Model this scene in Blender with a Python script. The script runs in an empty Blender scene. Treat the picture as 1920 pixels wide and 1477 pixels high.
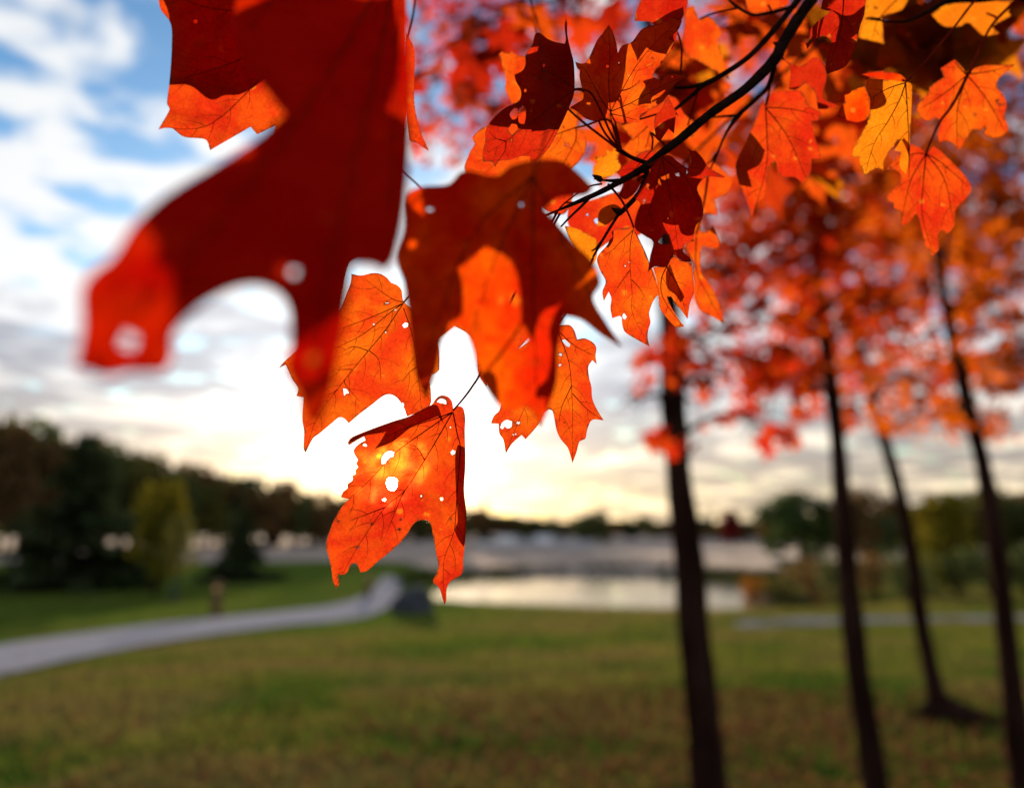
import bpy, bmesh, math, random
import numpy as np
from mathutils import Vector, Matrix, noise as mnoise
from mathutils.geometry import delaunay_2d_cdt

random.seed(7)
rng = np.random.default_rng(7)
sc = bpy.context.scene
COL = sc.collection

# ------------------------------------------------------------------ camera
FPX = 1280.0                       # focal length in photograph pixels (1920 wide)
PITCH = math.atan(257.0 / FPX)
CAM = Vector((0, 0, 1.6))
FW = Vector((0, math.cos(PITCH), math.sin(PITCH)))
UP = Vector((0, -math.sin(PITCH), math.cos(PITCH)))
RT = Vector((1, 0, 0))
cd = bpy.data.cameras.new('camera')
cam = bpy.data.objects.new('camera', cd)
COL.objects.link(cam)
cam.location = CAM
cam.rotation_euler = (math.pi / 2 + PITCH, 0, 0)
cd.sensor_width = 36.0
cd.lens = 24.0
cd.clip_start = 0.01
cd.clip_end = 3000
cd.dof.use_dof = True
cd.dof.focus_distance = 0.36
cd.dof.aperture_fstop = 2.9
sc.camera = cam

def ray(px, py):
    return FW + RT * ((px - 960.0) / FPX) + UP * ((738.5 - py) / FPX)
def at(px, py, depth):             # point seen at a pixel, at a depth along the lens axis
    return CAM + ray(px, py) * depth
def atY(px, py, Y):                # the same, on the vertical plane y = Y
    r = ray(px, py)
    return CAM + r * ((Y - CAM.y) / r.y)

# ------------------------------------------------------------------ sky and sun
SUND = ray(735, 905).normalized()
SUN_EL = math.asin(SUND.z)
SUN_AZ = math.atan2(SUND.x, SUND.y)
sc.view_settings.view_transform = 'Standard'
sc.view_settings.look = 'None'
sc.view_settings.exposure = 1.0
sc.view_settings.gamma = 1.0
sc.view_settings.use_curve_mapping = False
sc.cycles.use_denoising = True
sc.cycles.max_bounces = 8
sc.cycles.transmission_bounces = 6
sc.cycles.diffuse_bounces = 5
sc.cycles.sample_clamp_indirect = 6.0

sl = bpy.data.lights.new('sun', 'SUN')
sl.energy = 5.0
sl.angle = math.radians(0.53)
sl.color = (1.0, 0.86, 0.66)
so = bpy.data.objects.new('sun', sl)
COL.objects.link(so)
so.rotation_euler = SUND.to_track_quat('Z', 'Y').to_euler()

world = bpy.data.worlds.new('World')
sc.world = world
world.use_nodes = True
wn, wl = world.node_tree.nodes, world.node_tree.links
wn.clear()

class NT:
    """small helper to write node trees as expressions"""
    def __init__(self, nodes, links):
        self.n, self.l = nodes, links
    def new(self, t, **kw):
        x = self.n.new(t)
        for k, v in kw.items():
            setattr(x, k, v)
        return x
    def put(self, sock, v):
        if v is None:
            return
        if isinstance(v, bpy.types.NodeSocket):
            self.l.new(v, sock)
        else:
            sock.default_value = v
    def math(self, op, a, b=None, c=None, clamp=False):
        x = self.new('ShaderNodeMath', operation=op, use_clamp=clamp)
        self.put(x.inputs[0], a); self.put(x.inputs[1], b)
        if c is not None:
            self.put(x.inputs[2], c)
        return x.outputs[0]
    def vmath(self, op, a, b=None, scale=None):
        x = self.new('ShaderNodeVectorMath', operation=op)
        self.put(x.inputs[0], a); self.put(x.inputs[1], b)
        if scale is not None:
            self.put(x.inputs[3], scale)
        return x.outputs['Value'] if op in ('DOT_PRODUCT', 'LENGTH') else x.outputs[0]
    def mix(self, f, a, b, blend='MIX'):
        x = self.new('ShaderNodeMix', data_type='RGBA', blend_type=blend)
        self.put(x.inputs[0], f); self.put(x.inputs[6], a); self.put(x.inputs[7], b)
        return x.outputs[2]
    def rng(self, v, a, b, c=0.0, d=1.0, smooth=True):
        x = self.new('ShaderNodeMapRange', interpolation_type='SMOOTHSTEP' if smooth else 'LINEAR')
        self.put(x.inputs[0], v)
        for i, q in enumerate((a, b, c, d)):
            self.put(x.inputs[i + 1], q)
        return x.outputs[0]
    def noise(self, vec, scale, detail=4, rough=0.55, dist=0.0, w=None):
        x = self.new('ShaderNodeTexNoise')
        if w is not None:
            x.noise_dimensions = '4D'
            self.put(x.inputs['W'], w)
        self.put(x.inputs['Vector'], vec)
        x.inputs['Scale'].default_value = scale
        x.inputs['Detail'].default_value = detail
        x.inputs['Roughness'].default_value = rough
        x.inputs['Distortion'].default_value = dist
        return x.outputs['Fac']

SKY_TINT = (0.77, 1.4, 1.9, 1)
CLOUD_OFS = (0.35, 0.22, 0.0)
W = NT(wn, wl)
tc = W.new('ShaderNodeTexCoord')
D = W.vmath('NORMALIZE', tc.outputs['Generated'])
sky = W.new('ShaderNodeTexSky', sky_type='NISHITA')
sky.sun_disc = False
sky.sun_elevation = SUN_EL
sky.sun_rotation = SUN_AZ
sky.altitude = 200
sky.air_density = 1.0
sky.dust_density = 1.2
sky.ozone_density = 2.0
sep = W.new('ShaderNodeSeparateXYZ'); wl.new(D, sep.inputs[0])
z = W.math('MAXIMUM', sep.outputs[2], 0.0)
zi = W.math('ADD', z, 0.10)
cmb = W.new('ShaderNodeCombineXYZ')
wl.new(W.math('DIVIDE', sep.outputs[0], zi), cmb.inputs[0])
wl.new(W.math('DIVIDE', sep.outputs[1], zi), cmb.inputs[1])
cpos = cmb.outputs[0]
cosS = W.math('MAXIMUM', W.vmath('DOT_PRODUCT', D, tuple(SUND)), 0.0)
# cloud cover: broken altocumulus high up, closing to a sheet towards the horizon
cofs = W.vmath('ADD', cpos, CLOUD_OFS)
n1 = W.noise(cofs, 5.2, 4, 0.48, 0.15)
n2 = W.noise(cofs, 1.5, 2, 0.5, 0.2)
cov = W.math('ADD', W.math('MULTIPLY', n1, 0.85), W.math('MULTIPLY', n2, 0.30))
low = W.rng(z, 0.15, 0.60, 0.18, 0.0)
mask = W.rng(W.math('ADD', cov, low), 0.53, 0.69)
n3 = W.noise(cofs, 1.7, 5, 0.55, 0.4)
sh = W.rng(W.math('ADD', n3, W.rng(z, 0.12, 0.45, -0.05, 0.12)), 0.42, 0.58)
ccol = W.mix(sh, (1.65, 1.78, 2.15, 1), (4.4, 4.5, 4.6, 1))
glow1 = W.math('MULTIPLY', W.math('POWER', cosS, 10.0), 2.8)
glow2 = W.math('MULTIPLY', W.math('POWER', cosS, 75.0), 6.0)
core = W.math('MULTIPLY', W.math('POWER', cosS, 1500.0), 30.0)
warm = W.rng(z, 0.0, 0.24, 1.0, 0.0)
skc = W.mix(1.0, sky.outputs[0], SKY_TINT, 'MULTIPLY')
base = W.mix(mask, skc, ccol)
# the low cloud sheet takes the colour of the setting sun
base = W.mix(1.0, base, W.mix(warm, (1, 1, 1, 1), (1.50, 1.16, 0.74, 1)), 'MULTIPLY')
gold = W.math('MULTIPLY', W.math('MULTIPLY', W.math('POWER', cosS, 22.0), W.math('POWER', warm, 2.0)), 5.0)
gl = W.math('ADD', glow1, glow2)
gcol = W.mix(warm, (1.0, 0.95, 0.90, 1), (1.0, 0.70, 0.34, 1))
addg = W.vmath('SCALE', gcol, None, gl)
addc = W.vmath('SCALE', (1.0, 0.85, 0.55), None, core)
tot = W.vmath('ADD', W.vmath('ADD', base, addg), addc)
tot = W.vmath('ADD', tot, W.vmath('SCALE', (1.0, 0.60, 0.20), None, gold))
disc = W.rng(cosS, math.cos(math.radians(0.42)), math.cos(math.radians(0.30)), 0.0, 900.0)
tot = W.vmath('ADD', tot, W.vmath('SCALE', (1.0, 0.85, 0.6), None, disc))
bg = W.new('ShaderNodeBackground')
wl.new(tot, bg.inputs[0])
bg.inputs[1].default_value = 0.10
wo = W.new('ShaderNodeOutputWorld')
wl.new(bg.outputs[0], wo.inputs[0])

# ------------------------------------------------------------------ materials
def newmat(name):
    m = bpy.data.materials.new(name)
    m.use_nodes = True
    m.node_tree.nodes.clear()
    N = NT(m.node_tree.nodes, m.node_tree.links)
    out = N.new('ShaderNodeOutputMaterial')
    return m, N, out

def mat_plain(name, c1, c2, scale=4.0, rough=0.8, spec=0.2, bump=0.0, coord='Object', detail=5, stretch=None, c3=None):
    m, N, out = newmat(name)
    t = N.new('ShaderNodeTexCoord')
    v = t.outputs[coord]
    if stretch:
        mp = N.new('ShaderNodeMapping'); N.l.new(v, mp.inputs[0]); mp.inputs['Scale'].default_value = stretch
        v = mp.outputs[0]
    f = N.rng(N.noise(v, scale, detail, 0.6), 0.32, 0.68)
    col = N.mix(f, (*c1, 1), (*c2, 1))
    if c3:
        f3 = N.rng(N.noise(v, scale * 0.37, 4, 0.6, 0.4), 0.45, 0.62)
        col = N.mix(f3, col, (*c3, 1))
    b = N.new('ShaderNodeBsdfPrincipled')
    N.l.new(col, b.inputs['Base Color'])
    b.inputs['Roughness'].default_value = rough
    b.inputs['Specular IOR Level'].default_value = 0.0 if spec <= 0.1 else spec
    if bump:
        bp = N.new('ShaderNodeBump'); bp.inputs['Strength'].default_value = bump
        N.l.new(N.noise(v, scale * 3, 6, 0.65), bp.inputs['Height'])
        N.l.new(bp.outputs[0], b.inputs['Normal'])
    N.l.new(b.outputs[0], out.inputs[0])
    return m

def mat_leaf(name, ta, tb, refl, tw=0.80, fine=True, scatter=0.0045):
    """thin leaf: transmitted pigment ta..tb mottled, dull reflected colour, a little forward scatter"""
    m, N, out = newmat(name)
    t = N.new('ShaderNodeTexCoord')
    oi = N.new('ShaderNodeObjectInfo')
    v = t.outputs['Object']
    w = N.math('MULTIPLY', oi.outputs['Random'], 37.0)
    f = N.rng(N.noise(v, 38.0, 4, 0.6, 0.3, w=w), 0.36, 0.66)
    col = N.mix(f, (*ta, 1), (*tb, 1))
    if fine:
        # net of tertiary veins and small galls
        vo = N.new('ShaderNodeTexVoronoi', feature='DISTANCE_TO_EDGE'); N.l.new(v, vo.inputs['Vector'])
        vo.inputs['Scale'].default_value = 420.0
        net = N.rng(vo.outputs['Distance'], 0.02, 0.10, 0.80, 1.0)
        vs = N.new('ShaderNodeTexVoronoi'); N.l.new(v, vs.inputs['Vector']); vs.inputs['Scale'].default_value = 120.0
        vs.inputs['Randomness'].default_value = 1.0
        gate = N.rng(N.noise(v, 150.0, 2, 0.5), 0.60, 0.66)
        spot = N.math('MULTIPLY', N.rng(vs.outputs['Distance'], 0.10, 0.30, 1.0, 0.0), gate)
        mott = N.rng(N.noise(v, 240.0, 4, 0.7), 0.25, 0.75, 0.84, 1.08)
        col = N.vmath('SCALE', col, None, N.math('MULTIPLY', net, mott))
        col = N.mix(N.math('MULTIPLY', spot, 0.65), col, (0.40, 0.12, 0.008, 1))
        dark = N.rng(N.noise(v, 300.0, 2, 0.5, w=w), 0.73, 0.76)
        col = N.mix(N.math('MULTIPLY', dark, 0.8), col, (0.02, 0.004, 0.002, 1))
    if fine:                                     # dried brown margin round holes and along the edge
        at_ = N.new('ShaderNodeAttribute'); at_.attribute_name = 'rim'
        rimf = N.math('MULTIPLY', N.rng(at_.outputs['Fac'], 0.25, 1.0), N.rng(N.noise(v, 130.0, 3, 0.6, w=w), 0.42, 0.60, 0.22, 0.95))
        col = N.mix(rimf, col, (0.07, 0.018, 0.005, 1))
    tr = N.new('ShaderNodeBsdfTranslucent'); N.l.new(col, tr.inputs[0])
    di = N.new('ShaderNodeBsdfDiffuse'); di.inputs[0].default_value = (*refl, 1)
    mx = N.new('ShaderNodeMixShader'); mx.inputs[0].default_value = tw
    N.l.new(di.outputs[0], mx.inputs[1]); N.l.new(tr.outputs[0], mx.inputs[2])
    res = mx.outputs[0]
    if scatter:
        rf = N.new('ShaderNodeBsdfRefraction'); rf.inputs['IOR'].default_value = 1.10
        rf.inputs['Roughness'].default_value = 0.50
        N.l.new(col, rf.inputs[0])
        m2 = N.new('ShaderNodeMixShader'); m2.inputs[0].default_value = scatter
        N.l.new(res, m2.inputs[1]); N.l.new(rf.outputs[0], m2.inputs[2])
        res = m2.outputs[0]
    if fine:
        bp = N.new('ShaderNodeBump'); bp.inputs['Strength'].default_value = 0.25; bp.inputs['Distance'].default_value = 0.002
        N.l.new(N.noise(v, 90.0, 5, 0.6), bp.inputs['Height'])
        N.l.new(bp.outputs[0], tr.inputs['Normal']); N.l.new(bp.outputs[0], di.inputs['Normal'])
    N.l.new(res, out.inputs[0])
    return m

M = {}
M['orange'] = mat_leaf('leaf_orange', (0.38, 0.022, 0.003), (0.45, 0.078, 0.003), (0.050, 0.004, 0.002))
M['redorange'] = mat_leaf('leaf_red_orange', (0.34, 0.012, 0.003), (0.42, 0.046, 0.003), (0.045, 0.003, 0.002))
M['amber'] = mat_leaf('leaf_amber', (0.43, 0.10, 0.003), (0.48, 0.15, 0.004), (0.070, 0.012, 0.002))
M['red'] = mat_leaf('leaf_red', (0.26, 0.006, 0.002), (0.32, 0.016, 0.003), (0.035, 0.0012, 0.0012))
M['deep'] = mat_leaf('leaf_deep_red', (0.38, 0.010, 0.001), (0.50, 0.072, 0.001), (0.16, 0.0015, 0.0015))
M['crimson'] = mat_leaf('leaf_crimson', (0.28, 0.002, 0.0005), (0.40, 0.014, 0.0005), (0.42, 0.002, 0.002), tw=0.58)
M['dusk'] = mat_leaf('leaf_dusky_red', (0.20, 0.003, 0.001), (0.26, 0.006, 0.001), (0.05, 0.001, 0.001), scatter=0.0)
M['vein'] = mat_plain('leaf_vein', (0.07, 0.006, 0.003), (0.10, 0.014, 0.004), 90, 0.7, 0.1)
M['petiole'] = mat_plain('petiole_skin', (0.10, 0.006, 0.005), (0.16, 0.012, 0.006), 120, 0.6, 0.05)
M['twig'] = mat_plain('twig_bark', (0.010, 0.005, 0.004), (0.022, 0.011, 0.008), 160, 0.85, 0.0, 0.4)
M['bark'] = mat_plain('trunk_bark', (0.016, 0.007, 0.005), (0.040, 0.020, 0.015), 7, 0.95, 0.0, 0.8, stretch=(1, 1, 0.25))

# ------------------------------------------------------------------ object helpers
def tag(o, label=None, cat=None, group=None, kind=None):
    if label: o['label'] = label
    if cat: o['category'] = cat
    if group: o['group'] = group
    if kind: o['kind'] = kind
    return o
def empty(name, loc):
    o = bpy.data.objects.new(name, None)
    o.location = loc
    o.empty_display_size = 0.1
    COL.objects.link(o)
    return o
WORLDLOC = {}
def wloc(o):
    p = Vector(o.location)
    while o.parent:
        o = o.parent
        p += Vector(o.location)
    return p
def meshobj(name, verts, faces, mat, parent=None, origin=None, smooth=True):
    """verts in world space; the object's origin goes to `origin`"""
    V = np.asarray(verts, dtype=np.float64).reshape(-1, 3)
    org = np.array(origin if origin is not None else V.mean(0))
    me = bpy.data.meshes.new(name)
    me.from_pydata((V - org).tolist(), [], faces)
    if smooth:
        me.polygons.foreach_set('use_smooth', [True] * len(me.polygons))
    me.materials.append(mat)
    me.update()
    o = bpy.data.objects.new(name, me)
    COL.objects.link(o)
    if parent is not None:
        o.parent = parent
        o.location = Vector(org) - wloc(parent)
    else:
        o.location = org
    return o
def tube(pts, radii, sides=8, cap=True):
    """tapered tube through world points -> verts, faces"""
    pts = [Vector(p) for p in pts]
    V, Fc = [], []
    ref = Vector((0.3, -1, 0.2)).normalized()
    for i, p in enumerate(pts):
        a = pts[max(i - 1, 0)]; b = pts[min(i + 1, len(pts) - 1)]
        t = (b - a)
        t = t.normalized() if t.length > 1e-9 else Vector((0, 0, 1))
        u = t.cross(ref)
        if u.length < 1e-4: u = t.cross(Vector((1, 0, 0)))
        u.normalize(); w = t.cross(u)
        for k in range(sides):
            an = 2 * math.pi * k / sides
            V.append(p + (u * math.cos(an) + w * math.sin(an)) * radii[i])
    n = len(pts)
    for i in range(n - 1):
        for k in range(sides):
            k2 = (k + 1) % sides
            Fc.append((i * sides + k, i * sides + k2, (i + 1) * sides + k2, (i + 1) * sides + k))
    if cap:
        Fc.append(tuple(range(sides - 1, -1, -1)))
        Fc.append(tuple(range((n - 1) * sides, n * sides)))
    return V, Fc
def join(parts):
    V, Fc = [], []
    for v, f in parts:
        o = len(V)
        V.extend(v); Fc.extend(tuple(i + o for i in q) for q in f)
    return V, Fc
def box(cx, cy, cz, sx, sy, sz):
    v = [Vector((cx + sx * i / 2, cy + sy * j / 2, cz + sz * k / 2)) for i in (-1, 1) for j in (-1, 1) for k in (-1, 1)]
    f = [(0, 1, 3, 2), (4, 6, 7, 5), (0, 4, 5, 1), (2, 3, 7, 6), (0, 2, 6, 4), (1, 5, 7, 3)]
    return v, f
def spline(pts, n=6):
    """Catmull-Rom through tuples of any length"""
    P = [np.array(p, float) for p in pts]
    out = []
    for i in range(len(P) - 1):
        p0 = P[max(i - 1, 0)]; p1 = P[i]; p2 = P[i + 1]; p3 = P[min(i + 2, len(P) - 1)]
        for k in range(n):
            t = k / n
            out.append(0.5 * ((2 * p1) + (-p0 + p2) * t + (2 * p0 - 5 * p1 + 4 * p2 - p3) * t * t + (-p0 + 3 * p1 - 3 * p2 + p3) * t ** 3))
    out.append(P[-1])
    return out

# ------------------------------------------------------------------ terrain
PROF = [(-60, 0.0), (6, 0.0), (12, -0.30), (20, -0.75), (30, -1.2), (38, -1.5), (60, -1.9), (90, -2.0), (150, -1.7), (300, -0.3), (700, 6.0), (1500, 20.0)]
PX_, PZ_ = zip(*PROF)
WATER_Z = -2.45
def smooth(a, b, x):
    t = np.clip((x - a) / (b - a), 0, 1)
    return t * t * (3 - 2 * t)
def terrain(x, y):
    x = np.asarray(x, float); y = np.asarray(y, float)
    zz = np.interp(y, PX_, PZ_)
    for k in (3, 6):
        zz = 0.5 * zz + 0.25 * (np.interp(y - k * 0.5, PX_, PZ_) + np.interp(y + k * 0.5, PX_, PZ_))
    # gentle undulation, growing with distance
    amp = 0.05 + 0.12 * smooth(12, 60, y)
    zz = zz + amp * (np.sin(x * 0.21 + y * 0.09) * 0.5 + np.sin(x * 0.07 - y * 0.13 + 1.0) * 0.5) * smooth(4, 10, y)
    # pond bowl
    cx, cy = 7.0, 48.5
    e = np.sqrt(((x - cx) / 14.5) ** 2 + ((y - cy) / 22.0) ** 2)
    b = 1 - smooth(0.55, 1.15, e)
    return zz * (1 - b) + (-3.3) * b
def tz(x, y):
    return float(terrain(x, y))
def ground_hit(px, py, dz=0.0):
    r = ray(px, py)
    t0, t = 1.0, 1.0
    while t < 600:
        p = CAM + r * t
        if p.z < tz(p.x, p.y) + dz:
            lo, hi = t0, t
            for _ in range(20):
                m = (lo + hi) / 2
                q = CAM + r * m
                if q.z < tz(q.x, q.y) + dz: hi = m
                else: lo = m
            q = CAM + r * hi
            return Vector((q.x, q.y, tz(q.x, q.y) + dz))
        t0 = t
        t *= 1.02
    p = CAM + r * 400
    return Vector((p.x, p.y, tz(p.x, p.y) + dz))
def sheet(name, xs, ys, dz, mat, keep=None):
    X, Y = np.meshgrid(xs, ys)
    Z = terrain(X, Y) + dz
    V = np.stack([X, Y, Z], -1).reshape(-1, 3)
    nx, ny = len(xs), len(ys)
    F_ = []
    for j in range(ny - 1):
        for i in range(nx - 1):
            a = j * nx + i
            if keep is not None and not keep(0.5 * (xs[i] + xs[i + 1]), 0.5 * (ys[j] + ys[j + 1])):
                continue
            F_.append((a, a + 1, a + nx + 1, a + nx))
    o = meshobj(name, V, F_, mat, origin=(0, 0, 0))
    tag(o, kind='structure')
    return o

def turf_colour(N, v):
    """green turf with straw patches and worn brown drifts"""
    mp = N.new('ShaderNodeMapping'); N.l.new(v, mp.inputs[0]); mp.inputs['Scale'].default_value = (0.45, 1.0, 1.0)
    fa = N.rng(N.noise(mp.outputs[0], 0.95, 4, 0.6, 0.5), 0.40, 0.60)
    fb = N.rng(N.noise(mp.outputs[0], 0.42, 4, 0.55, 0.7), 0.45, 0.58)
    fd = N.rng(N.noise(v, 2.6, 4, 0.6, 0.3), 0.48, 0.66)
    col = N.mix(fa, (0.055, 0.098, 0.010, 1), (0.150, 0.136, 0.022, 1))
    col = N.mix(N.math('MULTIPLY', fb, 0.60), col, (0.195, 0.120, 0.042, 1))
    col = N.mix(N.math('MULTIPLY', fd, 0.32), col, (0.10, 0.062, 0.026, 1))
    sp_ = N.new('ShaderNodeSeparateXYZ'); N.l.new(v, sp_.inputs[0])
    lush = N.math('MULTIPLY', N.rng(N.math('ADD', sp_.outputs[1], N.math('MULTIPLY', sp_.outputs[0], -0.55)), 13.0, 19.0), N.rng(sp_.outputs[0], 4.0, -4.0))
    return N.mix(N.math('MULTIPLY', lush, 0.6), col, (0.062, 0.115, 0.014, 1))
# lawn: green turf with dry and clover patches and a drift of trodden leaf litter
m, N, out = newmat('lawn_turf')
t = N.new('ShaderNodeTexCoord'); v = t.outputs['Object']
mp = N.new('ShaderNodeMapping'); N.l.new(v, mp.inputs[0]); mp.inputs['Scale'].default_value = (0.55, 1.0, 1.0)
col = turf_colour(N, v)
fc = N.noise(v, 14.0, 6, 0.7)
col = N.vmath('SCALE', col, None, N.rng(fc, 0.2, 0.8, 0.7, 1.3))
b = N.new('ShaderNodeBsdfPrincipled'); N.l.new(col, b.inputs['Base Color'])
b.inputs['Roughness'].default_value = 1.0; b.inputs['Specular IOR Level'].default_value = 0.0
bp = N.new('ShaderNodeBump'); bp.inputs['Strength'].default_value = 0.6; bp.inputs['Distance'].default_value = 0.04
N.l.new(fc, bp.inputs['Height']); N.l.new(bp.outputs[0], b.inputs['Normal'])
N.l.new(b.outputs[0], out.inputs[0])
M['lawn'] = m
M['field'] = mat_plain('stubble_field', (0.44, 0.36, 0.32), (0.56, 0.48, 0.43), 0.09, 0.95, 0.05, stretch=(1, 2.5, 1))
M['path'] = mat_plain('gravel_path_surface', (0.26, 0.235, 0.25), (0.36, 0.33, 0.345), 9, 0.95, 0.05, 0.5)
M['lane'] = mat_plain('worn_gravel_lane', (0.13, 0.12, 0.115), (0.27, 0.25, 0.25), 2.5, 0.95, 0.05, 0.5, c3=(0.12, 0.11, 0.06))
M['mulch'] = mat_plain('mulch', (0.05, 0.03, 0.02), (0.10, 0.06, 0.04), 20, 0.95, 0.05, 0.8)

xs = np.concatenate([np.linspace(-900, -80, 14), np.linspace(-70, 70, 121), np.linspace(80, 900, 14)])
ys = np.concatenate([np.linspace(-60, 2, 12), np.linspace(3, 40, 80), np.linspace(41, 100, 60), np.linspace(106, 320, 36), np.linspace(360, 1500, 12)])
sheet('lawn', xs, ys, 0.0, M['lawn'])
# pale stubble field on the far side of the pond
def in_field(x, y):
    near = 66 + 16 * smooth(-4, -14, x) + 1.5 * math.sin(x * 0.25) + 22 * smooth(24, 34, x)
    return y > near
sheet('field', np.linspace(-170, 130, 151), np.concatenate([np.linspace(60, 120, 50), np.linspace(124, 330, 40)]), 0.05, M['field'], in_field)

# pond
m, N, out = newmat('pond_water')
t = N.new('ShaderNodeTexCoord')
mp = N.new('ShaderNodeMapping'); N.l.new(t.outputs['Object'], mp.inputs[0]); mp.inputs['Scale'].default_value = (0.6, 1.6, 1)
b = N.new('ShaderNodeBsdfPrincipled')
b.inputs['Base Color'].default_value = (0.012, 0.014, 0.010, 1)
b.inputs['Roughness'].default_value = 0.04
b.inputs['IOR'].default_value = 1.33
bp = N.new('ShaderNodeBump'); bp.inputs['Strength'].default_value = 0.18; bp.inputs['Distance'].default_value = 0.03
N.l.new(N.noise(mp.outputs[0], 3.0, 4, 0.6), bp.inputs['Height']); N.l.new(bp.outputs[0], b.inputs['Normal'])
N.l.new(b.outputs[0], out.inputs[0])
ring = [Vector((7 + 16.5 * math.cos(a), 48.5 + 25 * math.sin(a), WATER_Z)) for a in np.linspace(0, 2 * math.pi, 64, endpoint=False)]
o = meshobj('pond', ring, [tuple(range(64))], m, origin=(7, 50, WATER_Z), smooth=False)
tag(o, kind='structure')

PATH_EDGES = []
def ribbon(name, pts_px, dz, mat):
    """a path laid on the ground between pairs of (left, right) edge pixels"""
    L = [ground_hit(a, b_, dz) for a, b_, c_, d_ in pts_px]
    R = [ground_hit(c_, d_, dz) for a, b_, c_, d_ in pts_px]
    LL = spline([tuple(p) for p in L], 10); RR = spline([tuple(p) for p in R], 10)
    PATH_EDGES.append((LL, RR))
    V, Fc = [], []
    K = 5
    for a, c in zip(LL, RR):
        for k in range(K):
            q = a + (c - a) * k / (K - 1)
            V.append(Vector((q[0], q[1], tz(q[0], q[1]) + dz + (0.02 if 0 < k < K - 1 else 0.0))))
    for i in range(len(LL) - 1):
        for k in range(K - 1):
            Fc.append((i * K + k, i * K + k + 1, (i + 1) * K + k + 1, (i + 1) * K + k))
    o = meshobj(name, V, Fc, mat, origin=(0, 0, 0))
    tag(o, kind='structure')
    return o
ribbon('footpath', [(-400, 1275, -400, 1345), (-150, 1235, -150, 1297), (0, 1208, 0, 1264), (150, 1187, 150, 1231), (300, 1168, 300, 1203), (430, 1155, 430, 1184), (540, 1144, 545, 1170), (620, 1134, 640, 1162), (672, 1120, 706, 1148), (700, 1103, 742, 1122), (712, 1088, 752, 1094), (716, 1080, 752, 1082)], 0.03, M['path'])
ribbon('footpath', [(1372, 1169, 1380, 1176), (1430, 1160, 1430, 1176), (1520, 1156, 1520, 1171), (1620, 1156, 1620, 1167), (1760, 1155, 1760, 1165), (1920, 1153, 1920, 1162), (2150, 1150, 2150, 1158)], 0.03, M['lane'])

# ------------------------------------------------------------------ grass and litter near the camera
def instance_mesh(name, tmpl_v, tmpl_f, P, Q, S, mat, origin=(0, 0, 0), parent=None):
    """many small shapes in one mesh; P positions, Q 3x3 rotations, S scales (numpy)"""
    tv = np.asarray(tmpl_v, float)
    n, k = len(P), len(tv)
    V = np.einsum('nij,kj->nki', Q, tv) * S[:, None, None] + P[:, None, :]
    V = V.reshape(-1, 3) - np.array(origin)
    fl = [len(f) for f in tmpl_f]
    flat = np.concatenate([np.array(f) for f in tmpl_f])
    idx = (flat[None, :] + (np.arange(n) * k)[:, None]).reshape(-1)
    tot = np.tile(np.array(fl), n)
    st = np.concatenate([[0], np.cumsum(tot)[:-1]])
    me = bpy.data.meshes.new(name)
    me.vertices.add(len(V)); me.loops.add(len(idx)); me.polygons.add(len(tot))
    me.vertices.foreach_set('co', V.reshape(-1))
    me.loops.foreach_set('vertex_index', idx.astype(np.int32))
    me.polygons.foreach_set('loop_start', st.astype(np.int32))
    me.polygons.foreach_set('loop_total', tot.astype(np.int32))
    me.update(calc_edges=True)
    me.materials.append(mat)
    o = bpy.data.objects.new(name, me)
    COL.objects.link(o)
    if parent is not None:
        o.parent = parent
        o.location = Vector(origin) - wloc(parent)
    else:
        o.location = origin
    return o
def rand_rot(n, tilt=math.pi):
    """random rotations: yaw any, tilt of the local z axis up to `tilt`"""
    yaw = rng.uniform(0, 2 * math.pi, n); ti = rng.uniform(-tilt, tilt, n); az = rng.uniform(0, 2 * math.pi, n)
    def rz(a):
        c, s, o_, i_ = np.cos(a), np.sin(a), np.zeros_like(a), np.ones_like(a)
        return np.stack([np.stack([c, -s, o_], -1), np.stack([s, c, o_], -1), np.stack([o_, o_, i_], -1)], -2)
    def rx(a):
        c, s, o_, i_ = np.cos(a), np.sin(a), np.zeros_like(a), np.ones_like(a)
        return np.stack([np.stack([i_, o_, o_], -1), np.stack([o_, c, -s], -1), np.stack([o_, s, c], -1)], -2)
    return rz(az) @ rx(ti) @ rz(yaw)

def mat_blade(name, c1, c2):
    m, N, out = newmat(name)
    t = N.new('ShaderNodeTexCoord')
    f2 = N.noise(t.outputs['Object'], 60.0, 2, 0.5)
    col = turf_colour(N, t.outputs['Object'])
    col = N.vmath('SCALE', col, None, N.rng(f2, 0.2, 0.8, 0.6, 1.4))
    di = N.new('ShaderNodeBsdfDiffuse'); N.l.new(col, di.inputs[0])
    tr = N.new('ShaderNodeBsdfTranslucent'); N.l.new(col, tr.inputs[0])
    mx = N.new('ShaderNodeMixShader'); mx.inputs[0].default_value = 0.5
    N.l.new(di.outputs[0], mx.inputs[1]); N.l.new(tr.outputs[0], mx.inputs[2])
    N.l.new(mx.outputs[0], out.inputs[0])
    return m
M['blade'] = mat_blade('grass_blades', (0.060, 0.115, 0.010), (0.155, 0.130, 0.024))
n = 110000
yy = 2.6 + 33.0 * rng.random(n) ** 2.2
xx = (rng.random(n) * 2 - 1) * (yy * 0.95 + 1.0)
ok = ((xx - 7) / 15.5) ** 2 + ((yy - 48.5) / 23.5) ** 2 > 1.0
for ea, eb in PATH_EDGES:                       # keep the blades off the gravel
    L2_ = np.array(ea)[:, :2]; R2_ = np.array(eb)[:, :2]
    C_ = (L2_ + R2_) / 2; H_ = np.linalg.norm(L2_ - R2_, axis=1) / 2
    for c_, h_ in zip(C_, H_):
        ok &= (xx - c_[0]) ** 2 + (yy - c_[1]) ** 2 > (h_ * 0.9) ** 2
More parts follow.
